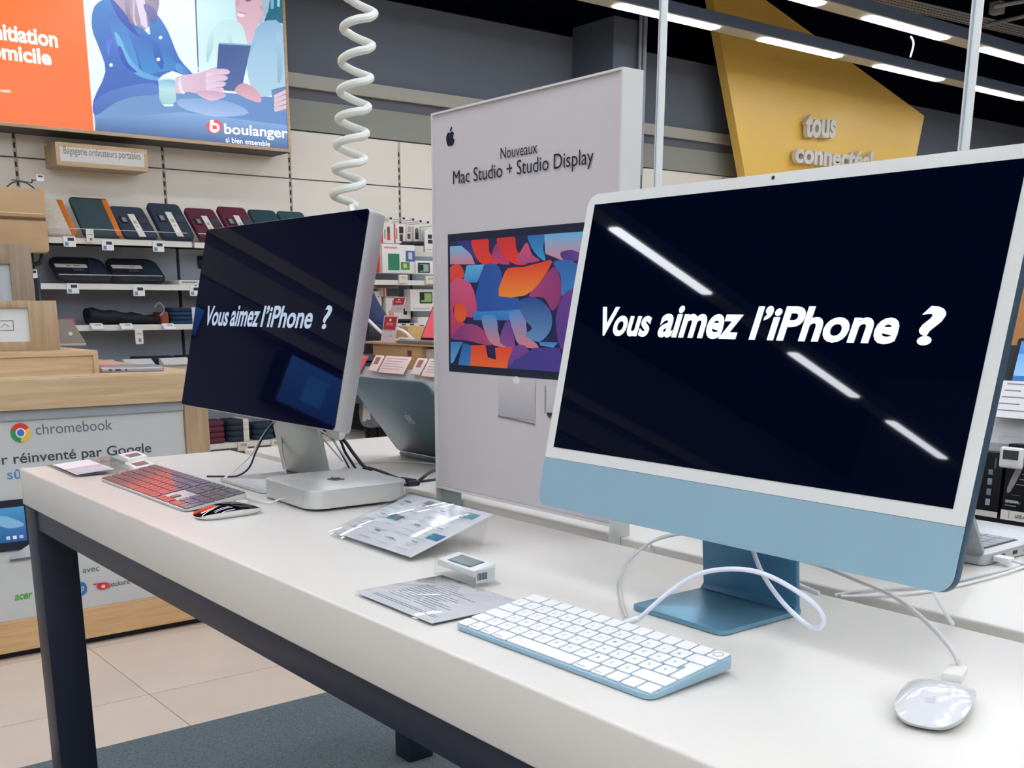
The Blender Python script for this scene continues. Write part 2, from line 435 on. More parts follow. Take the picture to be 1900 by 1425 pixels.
# ------------------------------------------------------------------ big lit picture screen on the back wall
XT = -5.25
tv = thing('lit_wall_screen', 'large lit advertising screen, orange at left, two people at a table', 'screen', (XT, 2, 2.4))
def otv(u, v, k=0.): p = on(u, v, 'x', XT+k); return p
tb0 = on(540, 283, 'x', XT); ty1 = tb0.y; tz0 = tb0.z; ty0 = ty1-3.5; tz1 = tz0+1.55
box('casing', XW-.02, XT-.004, ty0, ty1, tz0, tz1, flat('#4b4a4a', .6), tv)
q = MB(); fw = .022
q.box(XT-.02, XT+.006, ty0, ty1, tz0, tz0+fw); q.box(XT-.02, XT+.006, ty0, ty1, tz1-fw, tz1)
q.box(XT-.02, XT+.006, ty1-fw, ty1, tz0+fw, tz1-fw); q.box(XT-.02, XT+.006, ty0, ty0+fw, tz0+fw, tz1-fw)
q.build('frame', wood_y, tv)
pc = Pic(lambda y, z, k: (XT-.003+k, y, z), .00008)
yi0, yi1, zi0, zi1 = ty0+fw, ty1-fw, tz0+fw, tz1-fw
ys = on(171, 200, 'x', XT).y
pc.rect(yi0, zi0, ys, zi1, (2.2, .15, .02), (2.2, .22, .05))
pc.rect(ys, zi0, yi1, zi1, '#dfeef4', '#eef6fb')
def tq(P):
    R_ = []
    for x, y in P:
        p = on(150+x/4.81, y/4.81, 'x', XT); R_.append((min(max(p.y, ys if x > 60 else yi0), yi1), min(max(p.z, zi0), zi1)))
    return R_
def tp(P, c0, c1=None, ax=1, s=0): pc.poly(tq(P), c0, c1, ax, s)
tp([(1010, -300), (1830, -300), (1840, 620), (1060, 620)], '#cfeaf0', '#a9e3ea', 0)
tp([(1640, -300), (1830, -300), (1815, 210), (1640, 190)], '#1d5f7c', '#20738e')
tp([(1005, -300), (1020, -300), (1056, 640), (1046, 640)], '#2c6a8c')
tp([(110, 900), (480, 800), (1010, 800), (1850, 880), (1870, 1360), (130, 1170)], '#6b94c4', '#5a86c0', 0)
tp([(140, 1060), (900, 1000), (1870, 1120), (1870, 1360), (130, 1170)], '#3d6296', '#7fa6d8', 1)
tp([(900, 880), (1300, 900), (1500, 1010), (1200, 1040), (900, 960)], '#9db9e2', '#7d9fd2', 1, 4)
# woman at the left in a blue shirt
tp([(290, -120), (560, -160), (690, -60), (680, 130), (560, 270), (420, 160), (330, 60)], '#b5a3b4', '#8b7f9a', 0, 4)
tp([(470, -100), (560, -100), (600, 270), (540, 220)], '#d9cfe6')
tp([(120, 60), (250, -20), (330, 40), (450, 190), (560, 260), (620, 300), (590, 60), (690, 140), (780, 280), (880, 520), (1000, 660), (980, 690), (840, 640), (800, 640), (700, 700), (700, 840), (480, 850), (300, 920), (130, 1030), (115, 890), (220, 640), (160, 420), (100, 250)], '#3a55b4', '#3d7fc6', 1, 3)
tp([(260, 120), (380, 200), (470, 420), (520, 600), (480, 640), (360, 480), (290, 330)], '#4f97cf', '#3f72c6', 1, 4)
tp([(500, 320), (620, 340), (740, 420), (860, 600), (700, 640), (560, 640)], '#3f8ccb', '#3a66be', 1, 4)
tp([(130, 900), (300, 800), (640, 740), (700, 840), (480, 860), (280, 930), (130, 1030)], '#3f62b2', '#5680c4', 1, 3)
tp([(250, -40), (330, 40), (420, 150), (500, 290), (520, 330), (430, 260), (330, 150)], '#2f4aa4', '#3558b4', 1, 3)
tp([(560, 40), (640, 60), (690, 150), (640, 210), (600, 150)], '#5a5f9c', '#7468a0', 1, 3)
tp([(300, 300), (350, 330), (440, 520), (560, 640), (700, 690), (690, 720), (520, 680), (400, 560)], '#6fb4de', '#5a9ad6', 0, 3)
tp([(230, 340), (270, 300), (300, 330), (260, 420), (250, 500), (230, 420)], '#6f7fe0', '#4a66c8', 1, 3)
tp([(640, 380), (700, 420), (740, 560), (720, 620), (660, 520)], '#2d58b4', '#3468bc', 1, 3)
tp([(400, -60), (430, -40), (440, 120), (470, 210), (440, 200), (400, 90)], '#7f6f8e', '#a592ac', 1, 3)
tp([(460, -60), (490, -40), (480, 140), (500, 230), (470, 180)], '#d3c6d8', '#b7a7c0', 1, 3)
tp([(330, 430), (360, 420), (420, 560), (500, 640), (460, 640), (370, 560)], '#2f4fb0', '#3a5cc0', 1, 3)
tp([(860, 560), (930, 600), (990, 660), (930, 670), (850, 620)], '#5a9ad8', '#3f70c2', 0, 3)
for x, y in ((712, 335), (692, 530), (270, 580)):
    tp([(x+17*math.cos(a), y+17*math.sin(a)) for a in [PI/4*i for i in range(8)]], '#e6f3f4')
# older woman at the right
tp([(1390, -200), (1560, -260), (1690, -120), (1660, 120), (1600, 210), (1420, 220), (1380, 60)], '#b9b4c6', '#a7aec2', 1, 4)
tp([(1390, -100), (1560, -110), (1620, 40), (1590, 170), (1560, 340), (1500, 420), (1440, 260), (1390, 160)], '#d8b7c8', '#cfa6b2', 1, 4)
tp([(1420, 205), (1300, 170), (1170, 260), (1080, 520), (1060, 640), (1300, 660), (1480, 480), (1470, 320)], '#d4eeee', '#bfe0e6', 1, 3)
tp([(1600, 210), (1800, 230), (1840, 760), (1660, 860), (1540, 820), (1480, 600), (1520, 400)], '#a8cbe0', '#88b0d0', 1, 3)
tp([(1410, 105), (1455, 120), (1480, 112), (1460, 135), (1420, 128)], '#b46a86')
tp([(1400, 118), (1460, 128), (1450, 150), (1410, 145)], '#f0dfe8', None, 1, 3)
tp([(1470, 0), (1500, -8), (1520, 4), (1500, 14), (1475, 12)], '#6d6478', None, 1, 3)
tp([(1395, 0), (1415, 10), (1405, 60), (1390, 55)], '#c49cb4', None, 1, 3)
tp([(1595, 60), (1625, 50), (1640, 100), (1610, 130)], '#d9b2c0', '#c08fa0', 1, 3)
tp([(1590, -180), (1660, -120), (1680, 60), (1640, 150), (1625, 60), (1600, -40)], '#8fb0c4', '#b3c3d2', 1, 3)
tp([(1520, 460), (1600, 300), (1610, 240), (1570, 350), (1500, 430)], '#7fb0cc', '#93bcd6', 1, 3)
tp([(1740, 300), (1790, 330), (1800, 640), (1760, 740), (1750, 520)], '#7fa8c6', '#98bdd6', 1, 3)
tp([(1150, 300), (1190, 280), (1180, 420), (1130, 560), (1120, 480)], '#9fcfd4', '#bfe4e6', 1, 3)
tp([(1300, 250), (1340, 300), (1360, 440), (1320, 380)], '#a5d2da', '#c5e6ea', 1, 3)
tp([(1690, -120), (1730, -120), (1720, 80), (1695, 80)], '#6fb2c4'); tp([(1750, -100), (1780, -100), (1775, 60), (1752, 60)], '#8fc6d2')
# mug, hands, tablet
tp([(690, 700), (840, 700), (852, 900), (800, 945), (730, 940), (700, 880)], '#8fc4d4', '#cfe6e0', 1, 0)
tp([(735, 930), (830, 930), (820, 950), (745, 950)], '#dfeee8')
tp([(850, 690), (1060, 650), (1200, 600), (1300, 610), (1290, 640), (1190, 680), (1100, 830), (960, 820), (850, 830)], '#dcbfd2', '#c9a6c4', 0, 3)
tp([(1230, 380), (1520, 395), (1430, 820), (1200, 800)], '#44629c', '#3a5590', 1)
tp([(1230, 380), (1520, 395), (1518, 408), (1228, 394)], '#7fb6d2')
for i in range(4):
    y = 620+55*i
    tp([(1120, y+20), (1200, y-5), (1300-12*i, y-2), (1330-18*i, y+22), (1300-18*i, y+45), (1190, y+48), (1120, y+70)], '#e6cfe0', '#d5b4cc', 1, 3)
tp([(1020, 820), (1180, 810), (1300, 850), (1160, 900)], '#dcbccf', '#c39cb8', 1, 3)
tp([(1370, 810), (1450, 740), (1560, 800), (1610, 880), (1590, 915), (1480, 880)], '#d9a9b4', '#c496a8', 1, 3)
tp([(1700, 800), (1830, 770), (1845, 1000), (1720, 1000)], '#6f93bc', '#5a7ba6', 1)
for i in range(4): tp([(1720, 850+38*i), (1840, 800+45*i), (1840, 835+45*i), (1730, 885+38*i)], '#d8b9c8')
tp([(875, 700), (890, 690), (900, 780), (915, 820), (930, 830), (900, 835), (870, 760)], '#f1edf6', '#cfd0e6', 1, 3)
tp([(700, 720), (830, 715), (836, 780), (770, 810), (706, 790)], '#b5dfe4', '#7fb8d0', 1, 3)
# emblem
tp([(1190+72*math.cos(a)*(1.0), 1130+60*math.sin(a)) for a in [PI/12*i for i in range(24)]], '#e84a4a')
tp([(1193+46*math.cos(a), 1140+44*math.sin(a)) for a in [PI/12*i for i in range(24)]], '#f3f1f6')
tp([(1150, 1075), (1186, 1070), (1190, 1130), (1150, 1150)], '#f3f1f6')
tp([(1175, 1118), (1212, 1122), (1212, 1156), (1175, 1152)], '#e84a4a')
pc.build('picture', SCREEN, tv)
tw = mat('lit_white', '#ffffff', .5, emit=.72)
XL = XT+.003
wtext('boulanger', 417, 254, 534, 262, XL, tw, tv, 229, .012, name='lettering')
wtext('si bien ensemble', 419, 264, 501, 272, XL, tw, tv, 254, .0, name='lettering')
def wtr(s, u1, v0, vt, hfac, X, m, parent, bold, uvis):
    pass
aL = on(108, 89, 'x', XL); aT = on(108, 60, 'x', XL); h_ = aT.z-aL.z
text('lettering', 'initiation', (XL, aL.y-.418, aL.z), (0, 1, 0), (0, 0, 1), .418, h_, tw, tv, .03)
aL = on(96, 122, 'x', XL)
text('lettering', '\u00e0 domicile', (XL, aL.y-.53, aL.z), (0, 1, 0), (0, 0, 1), .53, h_, tw, tv, .03)
aL = on(20, 175, 'x', XL)
text('lettering', 'www.boulanger.com', (XL, aL.y-.40, aL.z), (0, 1, 0), (0, 0, 1), .40, .03, tw, tv, .0)

# lit blue screen and a pale band farther left on the back wall (mirrored in the left monitor)
bt = thing('blue_wall_screen', 'lit blue screen on the back wall outside the picture, mirrored in the left monitor', 'screen', (-5.2, -3, 2))
box('casing', XW, -5.32, -3.42, -2.78, Z0+.98, Z0+1.40, black_plastic, bt)
pc = Pic(lambda y, z, k: (-5.318+k, y, z), .0005)
pc.rect(-3.40, Z0+1.0, -2.80, Z0+1.38, '#0c4fb0', '#1f78dd'); pc.rect(-3.2, Z0+1.08, -3.0, Z0+1.30, '#2a8ae8')
pc.build('picture', SCREEN, bt)
bt = thing('blue_wall_screen', 'second lit blue screen on the back wall outside the picture, nearer the corner', 'screen', (-5.2, -2, 2))
box('casing', XW, -5.32, -2.02, -1.62, Z0+1.16, Z0+1.40, black_plastic, bt)
pc = Pic(lambda y, z, k: (-5.318+k, y, z), .0005); pc.rect(-2.0, Z0+1.18, -1.64, Z0+1.38, '#0c4fb0', '#1f78dd'); pc.build('picture', SCREEN, bt)
tag(box('wall_shelf_sign', XW, -5.35, -3.4, -2.3, Z0+1.46, Z0+1.56, flat('#8f8d85', .6)), 'long pale sign board above the mirrored blue screen', 'sign')

# small wood framed shelf sign
XS = -5.3
bs = thing('shelf_sign', 'long oak framed white sign over the laptop bags', 'sign', (XS, 2, 2.1))
a = on(102, 264, 'x', XS); b = on(273, 284, 'x', XS); c = on(102, 306, 'x', XS); y0, y1, z1, z0 = a.y, b.y, a.z+.005, c.z
box('box_frame', XW, XS, y0, y1, z0, z1, wood_y, bs)
box('panel', XS-.004, XS+.002, y0+.025, y1-.025, z0+.028, z1-.028, flat('#d5d5cf', .6), bs)
text('lettering', 'Bagagerie ordinateurs portables', (XS+.0025, y0+.05, z0+.06), (0, 1, 0), (0, 0, 1), y1-y0-.10, .062, flat('#5b6468', .6), bs, -.005)

# ------------------------------------------------------------------ wall shelves and the bags on them
XF = -5.10                     # front edge of the wall shelves
def wall_shelf(y0, y1, z, label, th=.035, m=shelf_white, xf=XF, grp='white wall shelves'):
    t = thing('wall_shelf', label, 'shelf', (xf, (y0+y1)/2, z), grp if label is None else None)
    box('board', XW, xf, y0, y1, z-.02, z, m, t)
    box('front_rail', xf, xf+.012, y0, y1, z-th, z+.003, m, t)
    return t
s1 = Z0+.768
wall_shelf(1.50, 2.55, s1, 'top left white wall shelf carrying the leaning laptop sleeves')
wall_shelf(2.57, 3.57, s1-.003, 'white wall shelf carrying the burgundy sleeves, behind the left monitor')
s2 = Z0+.475
wall_shelf(1.50, 2.55, s2, 'white wall shelf with two dark laptop cases lying on it')
wall_shelf(2.57, 3.57, s2, 'white wall shelf with the flat white box, partly behind the left monitor')
s3 = Z0+.205
wall_shelf(1.50, 3.57, s3, 'white wall shelf with the folded black, blue and orange pouches')
s4 = Z0-.075
wall_shelf(1.50, 3.57, s4, 'lower wall shelf level with the oak counter, pouches and papers on it')
s5 = Z0-.665
wall_shelf(1.50, 3.57, s5, 'lowest white wall shelf with stacked folded pouches')
s6 = on(700, 520, 'x', XF).z
wall_shelf(3.60, 4.60, s6, 'white wall shelf right of the left monitor with camera boxes')
wall_shelf(4.62, 5.60, s6, 'white wall shelf hidden behind the white poster stand')
s7 = on(790, 612, 'x', XF).z
wall_shelf(3.60, 5.60, s7, 'lower white wall shelf with pale boxes beyond the red laptop')
# clear lips
for (y0, y1, z, lab) in ((1.52, 2.52, s1, 'clear plastic lip along the shelf of laptop sleeves'), (2.60, 3.5, s1, 'clear plastic lip in front of the burgundy sleeves'),
                         (1.62, 2.32, s2, 'clear plastic lip in front of the two dark laptop cases')):
    tag(MB().box(XF+.013, XF+.017, y0, y1, z-.002, z+.058).build('shelf_lip', acryl), lab, 'shelf lip')

def esl(y, z, label, X=XF+.012, w=.078, h=.066, blue=True, tilt=0, grp=None):
    """electronic shelf label"""
    t = thing('electronic_price_tag', label, 'price tag', (X, y, z), grp)
    MB().prism(rr(y-w/2, z-h/2, y+w/2, z+h/2, .006, 3), (X+.001, 0, 0), (0, 1, 0), (0, 0, 1), (1, 0, 0), .01).build('case', white_plastic, t)
    box('display', X+.0105, X+.0125, y-.012, y+w*.36, z+.004, z+h*.36, flat('#2a3036', .3), t)
    if blue: box('blue_patch', X+.0105, X+.0118, y-w*.4, y-w*.12, z-h*.42, z-.004, flat('#5c93ac', .5), t)
    return t
for u, v, lab in ((129, 448, 'first price tag from the left on the sleeve shelf'), (200, 455, 'price tag under the navy sleeve on the top shelf'), (294, 458, 'third price tag from the left on the top shelf, under the second navy sleeve'),
                  (135, 535, 'price tag under the left dark laptop case'), (258, 540, 'price tag under the right dark laptop case')):
    p = on(u, v, 'x', XF+.02); esl(p.y, p.z, lab)
p = on(362, 540, 'x', XF+.02); esl(p.y, p.z, 'price tag at the white box, touching the edge of the left monitor')
for u, v, lab in ((180, 607, 'tilted white price tag under the black pouch, left one'), (235, 607, 'tilted white price tag in the middle of the pouch shelf'), (313, 607, 'tilted white price tag under the blue and orange pouches')):
    p = on(u, v, 'x', XF+.04)
    with frame(Matrix.Translation(p) @ Matrix.Rotation(-.9, 4, 'Y')):
        t = thing('tilted_price_tag', lab, 'price tag', frame=FR[-1].copy())
        box('case', 0, .01, -.043, .043, -.03, .03, white_plastic, t, .003)
        box('display', .0102, .0112, -.01, .028, .0, .02, flat('#b9beb4', .4), t)
for o in [o for o in SC.objects if o.name.startswith('shelf_lip')]:
    xs = [v.co for v in o.data.vertices]; y0_, y1_, z1_ = min(v.y for v in xs), max(v.y for v in xs), max(v.z for v in xs)
    box('lip_edge', XF+.0128, XF+.0172, y0_, y1_, z1_+.0001, z1_+.004, flat('#c9d0d0', .3), o)
# hanging white swing tags
for u, v, w, h, lab in ((167, 437, .05, .085, 'white hanging swing tag in front of the green sleeve shelf'), (258, 622, .055, .12, 'long white swing tag hanging below the black pouch')):
    p = on(u, v, 'x', XF+.03)
    t = thing('swing_tag', lab, 'tag', p)
    MB().prism(rr(p.y-w/2, p.z-h/2, p.y+w/2, p.z+h/2, .008, 3), (XF+.03, 0, 0), (0, 1, 0), (0, 0, 1), (1, 0, 0), .002).build('card', flat('#dedcd6', .6), t)
    q = MB(); q.box(XF+.0322, XF+.0326, p.y-.004, p.y+.012, p.z-h*.38, p.z-h*.18); q.box(XF+.0322, XF+.0326, p.y-.015, p.y+.015, p.z+h*.05, p.z+h*.1)
    q.build('print', ink, t)

# leaning laptop sleeves
def sleeve(y, w, L, col, label, edge=None, strap=False, X0=XF-.03, z0=s1, lean=.28, th=.03, name='laptop_sleeve', grp=None, tags=False):
    hgt = math.sqrt(max(L*L-lean*lean, .01)); up = Vector((-lean, 0, hgt)).normalized()
    fm = mframe(Vector((X0, y-w/2, z0+.002)), (0, 1, 0), up)
    t = thing(name, label, 'laptop sleeve', frame=fm, group=grp)
    m = flat(col, .85, var=.1, vscale=60, bump=.3, bscale=300)
    with frame(fm):
        MB().prism(rr(0, 0, w, L, .03), (0, 0, 0), (1, 0, 0), (0, 1, 0), (0, 0, 1), th).build('body', m, t, .008, seg=3)
        if edge:
            box('trim_band', w-.038, w+.001, .002, L-.006, -.001, th+.002, flat(edge, .6), t, .003)
        if strap:
            box('paper_band', w*.42, w*.62, -.004, L*.72, th+.001, th+.005, flat('#e6e3dc', .6), t, .001)
            q = MB(); q.box(w*.47, w*.57, L*.4, L*.5, th+.005, th+.0055); q.box(w*.49, w*.55, L*.28, L*.34, th+.005, th+.0055); q.build('band_print', flat('#b9ac8c', .7), t)
            box('buckle', w*.12, w*.34, L*.42, L*.62, th, th+.006, flat('#1b2028', .5), t, .001)
            box('buckle_window', w*.17, w*.29, L*.45, L*.59, th+.006, th+.008, flat('#8b929a', .4), t)
            box('buckle', w*.66, w*.92, L*.42, L*.62, th, th+.006, flat('#3a4350', .5), t, .001)
        if tags:
            box('zip', .012, w-.012, L-.016, L-.012, th-.002, th+.003, flat('#23282e', .4), t)
    return t
sleeve(1.66, .225, .37, '#cbc2b2', 'cream laptop sleeve with orange edge, far left of the top shelf', '#c8701e')
sleeve(1.945, .255, .385, '#34494c', 'dark green laptop sleeve with an orange edge band', '#cf7420', tags=True)
sleeve(2.205, .235, .355, '#2f3a4b', 'navy laptop sleeve with white paper band, beside the green one', None, True)
sleeve(2.47, .235, .37, '#2c3849', 'navy folded sleeve with white paper band, beside the burgundy one', None, True, th=.045)
sleeve(2.74, .225, .36, '#5d2438', 'burgundy laptop sleeve with white band, left of two', None, True, th=.04)
sleeve(2.99, .225, .375, '#642439', 'burgundy laptop sleeve at the corner of the left monitor, right of two', None, True, th=.04)
sleeve(3.24, .225, .375, '#25454f', 'dark teal sleeve just showing over the left monitor, larger bit')
sleeve(3.48, .225, .375, '#2f4d55', 'dark teal sleeve tip at the right, barely showing over the left monitor')
# two dark laptop cases lying on shelf 2
for i, (y, c, lab) in enumerate(((1.80, '#141c2c', 'black laptop case with white band lying on the second shelf, left one'), (2.18, '#15303e', 'black and teal laptop case lying on the second shelf, right one'))):
    fm = Matrix.Translation((-5.43, y-.17, s2+.012)) @ Matrix.Rotation(.16, 4, 'Y')
    fm = mframe(Vector((-5.115, y-.175, s2+.004)), (0, 1, 0), Vector((-.25, 0, .155)))
    t = thing('laptop_case', lab, 'laptop case', frame=fm)
    with frame(fm):
        MB().prism(rr(0, 0, .36, .295, .07), (0, 0, 0), (1, 0, 0), (0, 1, 0), (0, 0, 1), .03).build('body', flat('#131a28', .7, var=.15, vscale=20), t, .008, seg=3)
        MB().prism([(.20, .02), (.34, .09), (.34, .22), (.27, .27)], (0, 0, .0305), (1, 0, 0), (0, 1, 0), (0, 0, 1), .001).build('coloured_panel', flat(c if i else '#1e2b40', .8), t)
        box('paper_band', .02, .23, .15, .19, .0305, .036, flat('#e2e0da', .6), t, .001)
        q = MB(); q.box(.09, .12, .165, .172, .036, .0365); q.box(.14, .18, .165, .172, .036, .0365); q.build('band_print', ink, t)
        box('handle', .12, .19, .10, .125, .0305, .042, flat('#3b4656', .5), t, .004)
# flat white box on shelf 2, black round thing beside
p = on(372, 495, 'x', -5.3)
t = thing('storage_box', 'flat white box with a clear lid on the second shelf beside the dark cases', 'box', (-5.3, 2.66, s2))
box('carton', -5.42, -5.12, 2.45, 2.98, s2+.001, s2+.035, flat('#d8d6cc', .6), t, .004)
box('label_strip', -5.1195, -5.1185, 2.47, 2.58, s2+.018, s2+.026, ink, t)
tag(MB().tube([(-5.42, 2.72, s2+.17), (-5.40, 2.82, s2+.175)], [.05, .048], 16).build('black_roll', black_plastic, None, .006), 'small black roll on the wall at the monitor edge', 'roll')
tag(box('wall_bracket', -5.53, -5.40, 2.74, 2.78, s2+.16, s2+.18, black_plastic), 'black bracket holding the small black roll', 'bracket')

# folded pouches
def pouch(x0, x1, y0, y1, z, th, col, label, band=None, grp=None, wob=.003, name='folded_pouch'):
    t = thing(name, label, 'pouch', ((x0+x1)/2, (y0+y1)/2, z), grp)
    q = MB(); n = 8; top = []; bot = []
    ring = rr(y0, x0, y1, x1, min(.05, (y1-y0)*.3), 4)
    cy, cx_ = (y0+y1)/2, (x0+x1)/2; vs = []; L = [(0, .94), (.3, 1), (.7, 1), (1, .93)]
    for h, s_ in L:
        for (a, b) in ring:
            vs.append((cx_+(b-cx_)*s_, cy+(a-cy)*s_, z+h*th + (wob*.5*math.sin(a*60+b*20) if h == 1 else 0)))
    k = len(ring); fs = [tuple(range(k-1, -1, -1)), tuple(range(3*k, 4*k))]
    for r in range(3):
        fs += [(r*k+i, r*k+(i+1) % k, (r+1)*k+(i+1) % k, (r+1)*k+i) for i in range(k)]
    q.add(vs, fs); q.build('body', flat(col, .85, bump=.5, bscale=120), t, smooth=True, ang=60)
    if band: box('band', x0-.001, x1+.003, band[0], band[1], z+.001, z+th+.003, flat(band[2], .6), t, .002)
    return t
# shelf 3: black pouch, blue and orange ones
bp = thing('gadget_pouch', 'crumpled black drawstring pouch on the third shelf', 'pouch', (-5.2, 1.95, s3))
q = MB(); sec = []
for i in range(13):
    f = i/12; y = 1.82+.47*f; hh = .115-.055*f+.008*math.sin(i*1.7); ring = []
    for j in range(12):
        a = 2*PI*j/12; rr_ = 1+.10*math.sin(3*a+i*1.3)
        ring.append((-5.22+.09*math.cos(a)*rr_, y, s3+.004+hh/2+hh/2*math.sin(a)*min(rr_, 1)))
    sec.append(ring)
vs = [p for r in sec for p in r]; fs = [(i*12+j, i*12+(j+1) % 12, (i+1)*12+(j+1) % 12, (i+1)*12+j) for i in range(12) for j in range(12)]
fs += [tuple(range(11, -1, -1)), tuple(range(144, 156))]
q.add(vs, fs); q.build('bag', flat('#141824', .75, bump=.8, bscale=40), bp, smooth=True, ang=80)
MB().tube(sm([(-5.12, 2.26, s3+.12), (-5.10, 2.29, s3+.15), (-5.10, 2.32, s3+.10), (-5.11, 2.29, s3+.06)], 4, False), .006, 6).build('cord', flat('#8d9097', .5), bp)
for k in range(4):
    pouch(-5.32, -5.12, 2.38, 2.60, s3+.001+k*.029, .027, ('#1d3a5c', '#1b3550')[k % 2], ('banded dark blue folded pouch, %s in its stack on the third shelf' % ('bottom', 'second from bottom', 'third from bottom', 'top')[k]), (2.53, 2.595, '#dcd9cf'))
    pouch(-5.32, -5.12, 2.79, 3.02, s3+.001+k*.029, .027, '#e2582a', ('bright orange folded pouch, %s in its stack at the monitor edge' % ('bottom', 'second from bottom', 'third from bottom', 'top')[k]))
    pouch(-5.33, -5.13, 2.615, 2.775, s3+.001+k*.029, .027, '#1e3d63', ('plain dark blue pouch, %s of the stack beside the orange ones' % ('bottom', 'second from bottom', 'third from bottom', 'top')[k]))
pouch(-5.30, -5.13, 2.305, 2.365, s3+.001, .085, '#8d4a32', 'rust brown pouch end between the black pouch and the blue stack')
p = on(101+25, 597, 'x', -5.2)
pouch(-5.30, -5.13, 1.60, 1.72, s3+.001, .045, '#c9486a', 'pink pouch on the third shelf behind the silver laptop')
# shelf 4: dark flat pouches with white bands and slanted white paper holders
for i, (y0, y1, c, lab) in enumerate(((2.12, 2.42, '#1b2536', 'long navy pouch at the back of the lower wall shelf'), (2.44, 2.80, '#27334a', 'slate blue pouch with white band on the lower wall shelf'), (2.83, 3.05, '#3c2434', 'plum pouch beside the monitor on the lower wall shelf'))):
    pouch(-5.36, -5.14, y0, y1, s4+.001, .055, c, lab, (y1-.12, y1-.05, '#dcd9d2') if i == 1 else None)
for i in range(5):
    y = 1.84+i*.262
    t = thing('slanted_card_holder', 'slanted white card holder on the lower wall shelf, number %s from the left' % ('one', 'two', 'three', 'four', 'five')[i], 'card holder', (XF, y, s4))
    t['label'] = ('leftmost', 'second', 'middle', 'fourth', 'rightmost')[i] + ' slanted white card holder on the shelf behind the closed laptop'
    MB().prism([(0, 0), (.10, 0), (.10, .008), (.02, .045), (0, .045)], (XF-.03, y-.1, s4+.004), (1, 0, 0), (0, 0, 1), (0, 1, 0), .20).build('wedge', flat('#d9d7d3', .5), t)
    q = MB()
    for k in range(3):
        yy = y-.06+k*.05; q.face([(XF+.008, yy, s4+.0385), (XF+.008, yy+.018, s4+.0385), (XF+.024, yy+.018, s4+.0315), (XF+.024, yy, s4+.0315)])
    q.build('print', flat('#4a4c52', .7), t)
# shelf 5: stacks of pouches under the left monitor
cols = ['#5d2a3a', '#1f2836', '#23303f', '#1d3444']
for s_, (y, n, c) in enumerate(((2.66, 4, '#5d2a3a'), (2.85, 4, '#27303f'), (3.06, 3, '#1f3546'), (3.26, 4, '#2a3442'))):
    for k in range(n):
        nm = ('burgundy', 'slate grey', 'dark teal', 'charcoal')[s_]
        pouch(-5.34, -5.13, y-.085, y+.085, s5+.001+k*.042, .039, c, '%s folded pouch, %s of its stack on the lowest wall shelf' % (nm, ('bottom', 'second from bottom', 'third from bottom', 'fourth from bottom')[k] if k < n-1 else 'top'), (y+.03, y+.075, '#d8d4c8') if s_ == 1 else None)
for i, (u, v) in enumerate(((453, 826), (515, 822))):
    p = on(u, v, 'x', XF+.05)
    t = thing('tilted_price_tag', ('left', 'right')[i] + ' cream price tag clipped on the lowest wall shelf below the left monitor', 'price tag', p)
    box('case', XF+.012, XF+.03, p.y-.04, p.y+.04, p.z-.045, p.z+.02, flat('#ddd2c0', .5), t, .004)
    box('display', XF+.03, XF+.0312, p.y-.02, p.y+.03, p.z-.01, p.z+.012, flat('#a7ab9c', .4), t)

# hanging beige bag at the far left and its hanger
bg = thing('hanging_bag', 'tan leather messenger bag hanging at the left edge', 'bag', (-5.05, 1.5, Z0+.8))
XB = -5.03
a = on(0, 345, 'x', XB); b = on(82, 352, 'x', XB); c = on(86, 470, 'x', XB)
by0, by1, bz1, bz0 = b.y-.36, b.y, b.z, c.z
tan = flat('#c4a67e', .65, var=.08, vscale=8)
MB().prism(rr(by0, bz0, by1, bz1, .03), (XB-.07, 0, 0), (0, 1, 0), (0, 0, 1), (1, 0, 0), .07).build('body', tan, bg, .012, seg=3)
MB().prism(rr(by0+.004, bz1-.17, by1-.004, bz1+.003, .025), (XB-.005, 0, 0), (0, 1, 0), (0, 0, 1), (1, 0, 0), .012).build('flap', flat('#c9ab83', .6, var=.06, vscale=8), bg, .004)
zz = on(40, 396, 'x', XB).z
box('flap_shadow', XB+.0005, XB+.003, by0+.01, by1-.01, bz1-.19, bz1-.172, flat('#6d5340', .8), bg)  # dark brown strip painting the shadow below the flap
MB().tube([(XB+.002, by0+.02, zz-.02), (XB+.002, by1-.02, zz-.022)], .004, 8).build('pocket_seam', flat('#9b7b58', .7), bg)
MB().tube([(XB+.004, by0+.02, zz), (XB+.004, by1-.02, zz-.002)], .008, 8).build('zip', flat('#d6bd97', .5), bg)
MB().tube([(XB+.012, by1-.30, zz-.005), (XB+.014, by1-.302, zz-.05)], .006, 8).build('zip_pull', flat('#b9966b', .5), bg)
hk = MB(); pz = bz1+.004
hk.tube([(XW-.01, by1-.05, pz+.10), (XB+.03, by1-.08, pz+.03), (XB+.045, by1-.08, pz+.05)], .004, 6)
hk.tube([(XB+.035, by1-.08, pz+.04), (XB+.035, by1-.045, pz+.052)], .003, 6)
hk.tube(sm([(XB-.03, by1-.22, pz+.0), (XB-.03, by1-.17, pz+.035), (XB-.03, by1-.10, pz+.035), (XB-.03, by1-.05, pz)], 4, False), .005, 6)
tag(hk.build('bag_hook', flat('#4a4f55', .35, metal=.6), None), 'dark metal wall hook holding up the tan bag', 'hook')
esl(by1-.03, pz+.062, 'small price tag on the hook above the tan bag', XB+.03, .045, .04, False)
sd_ = on(220/4.19, 380+520/4.19, 'x', -5.1)
esl(on(61, 508, 'x', XF).y, on(61, 508, 'x', XF).z, 'narrow price tag left of the black strap, under the tan bag', XF, .05, .055, False)
tag(MB().tube(sm([on(56, 478, 'x', -5.1), on(62, 490, 'x', -5.08), on(74, 486, 'x', -5.08), on(78, 472, 'x', -5.1)], 4, False), .014, 8).build('black_strap', black_plastic), 'black curled strap hanging below the tan bag', 'strap')
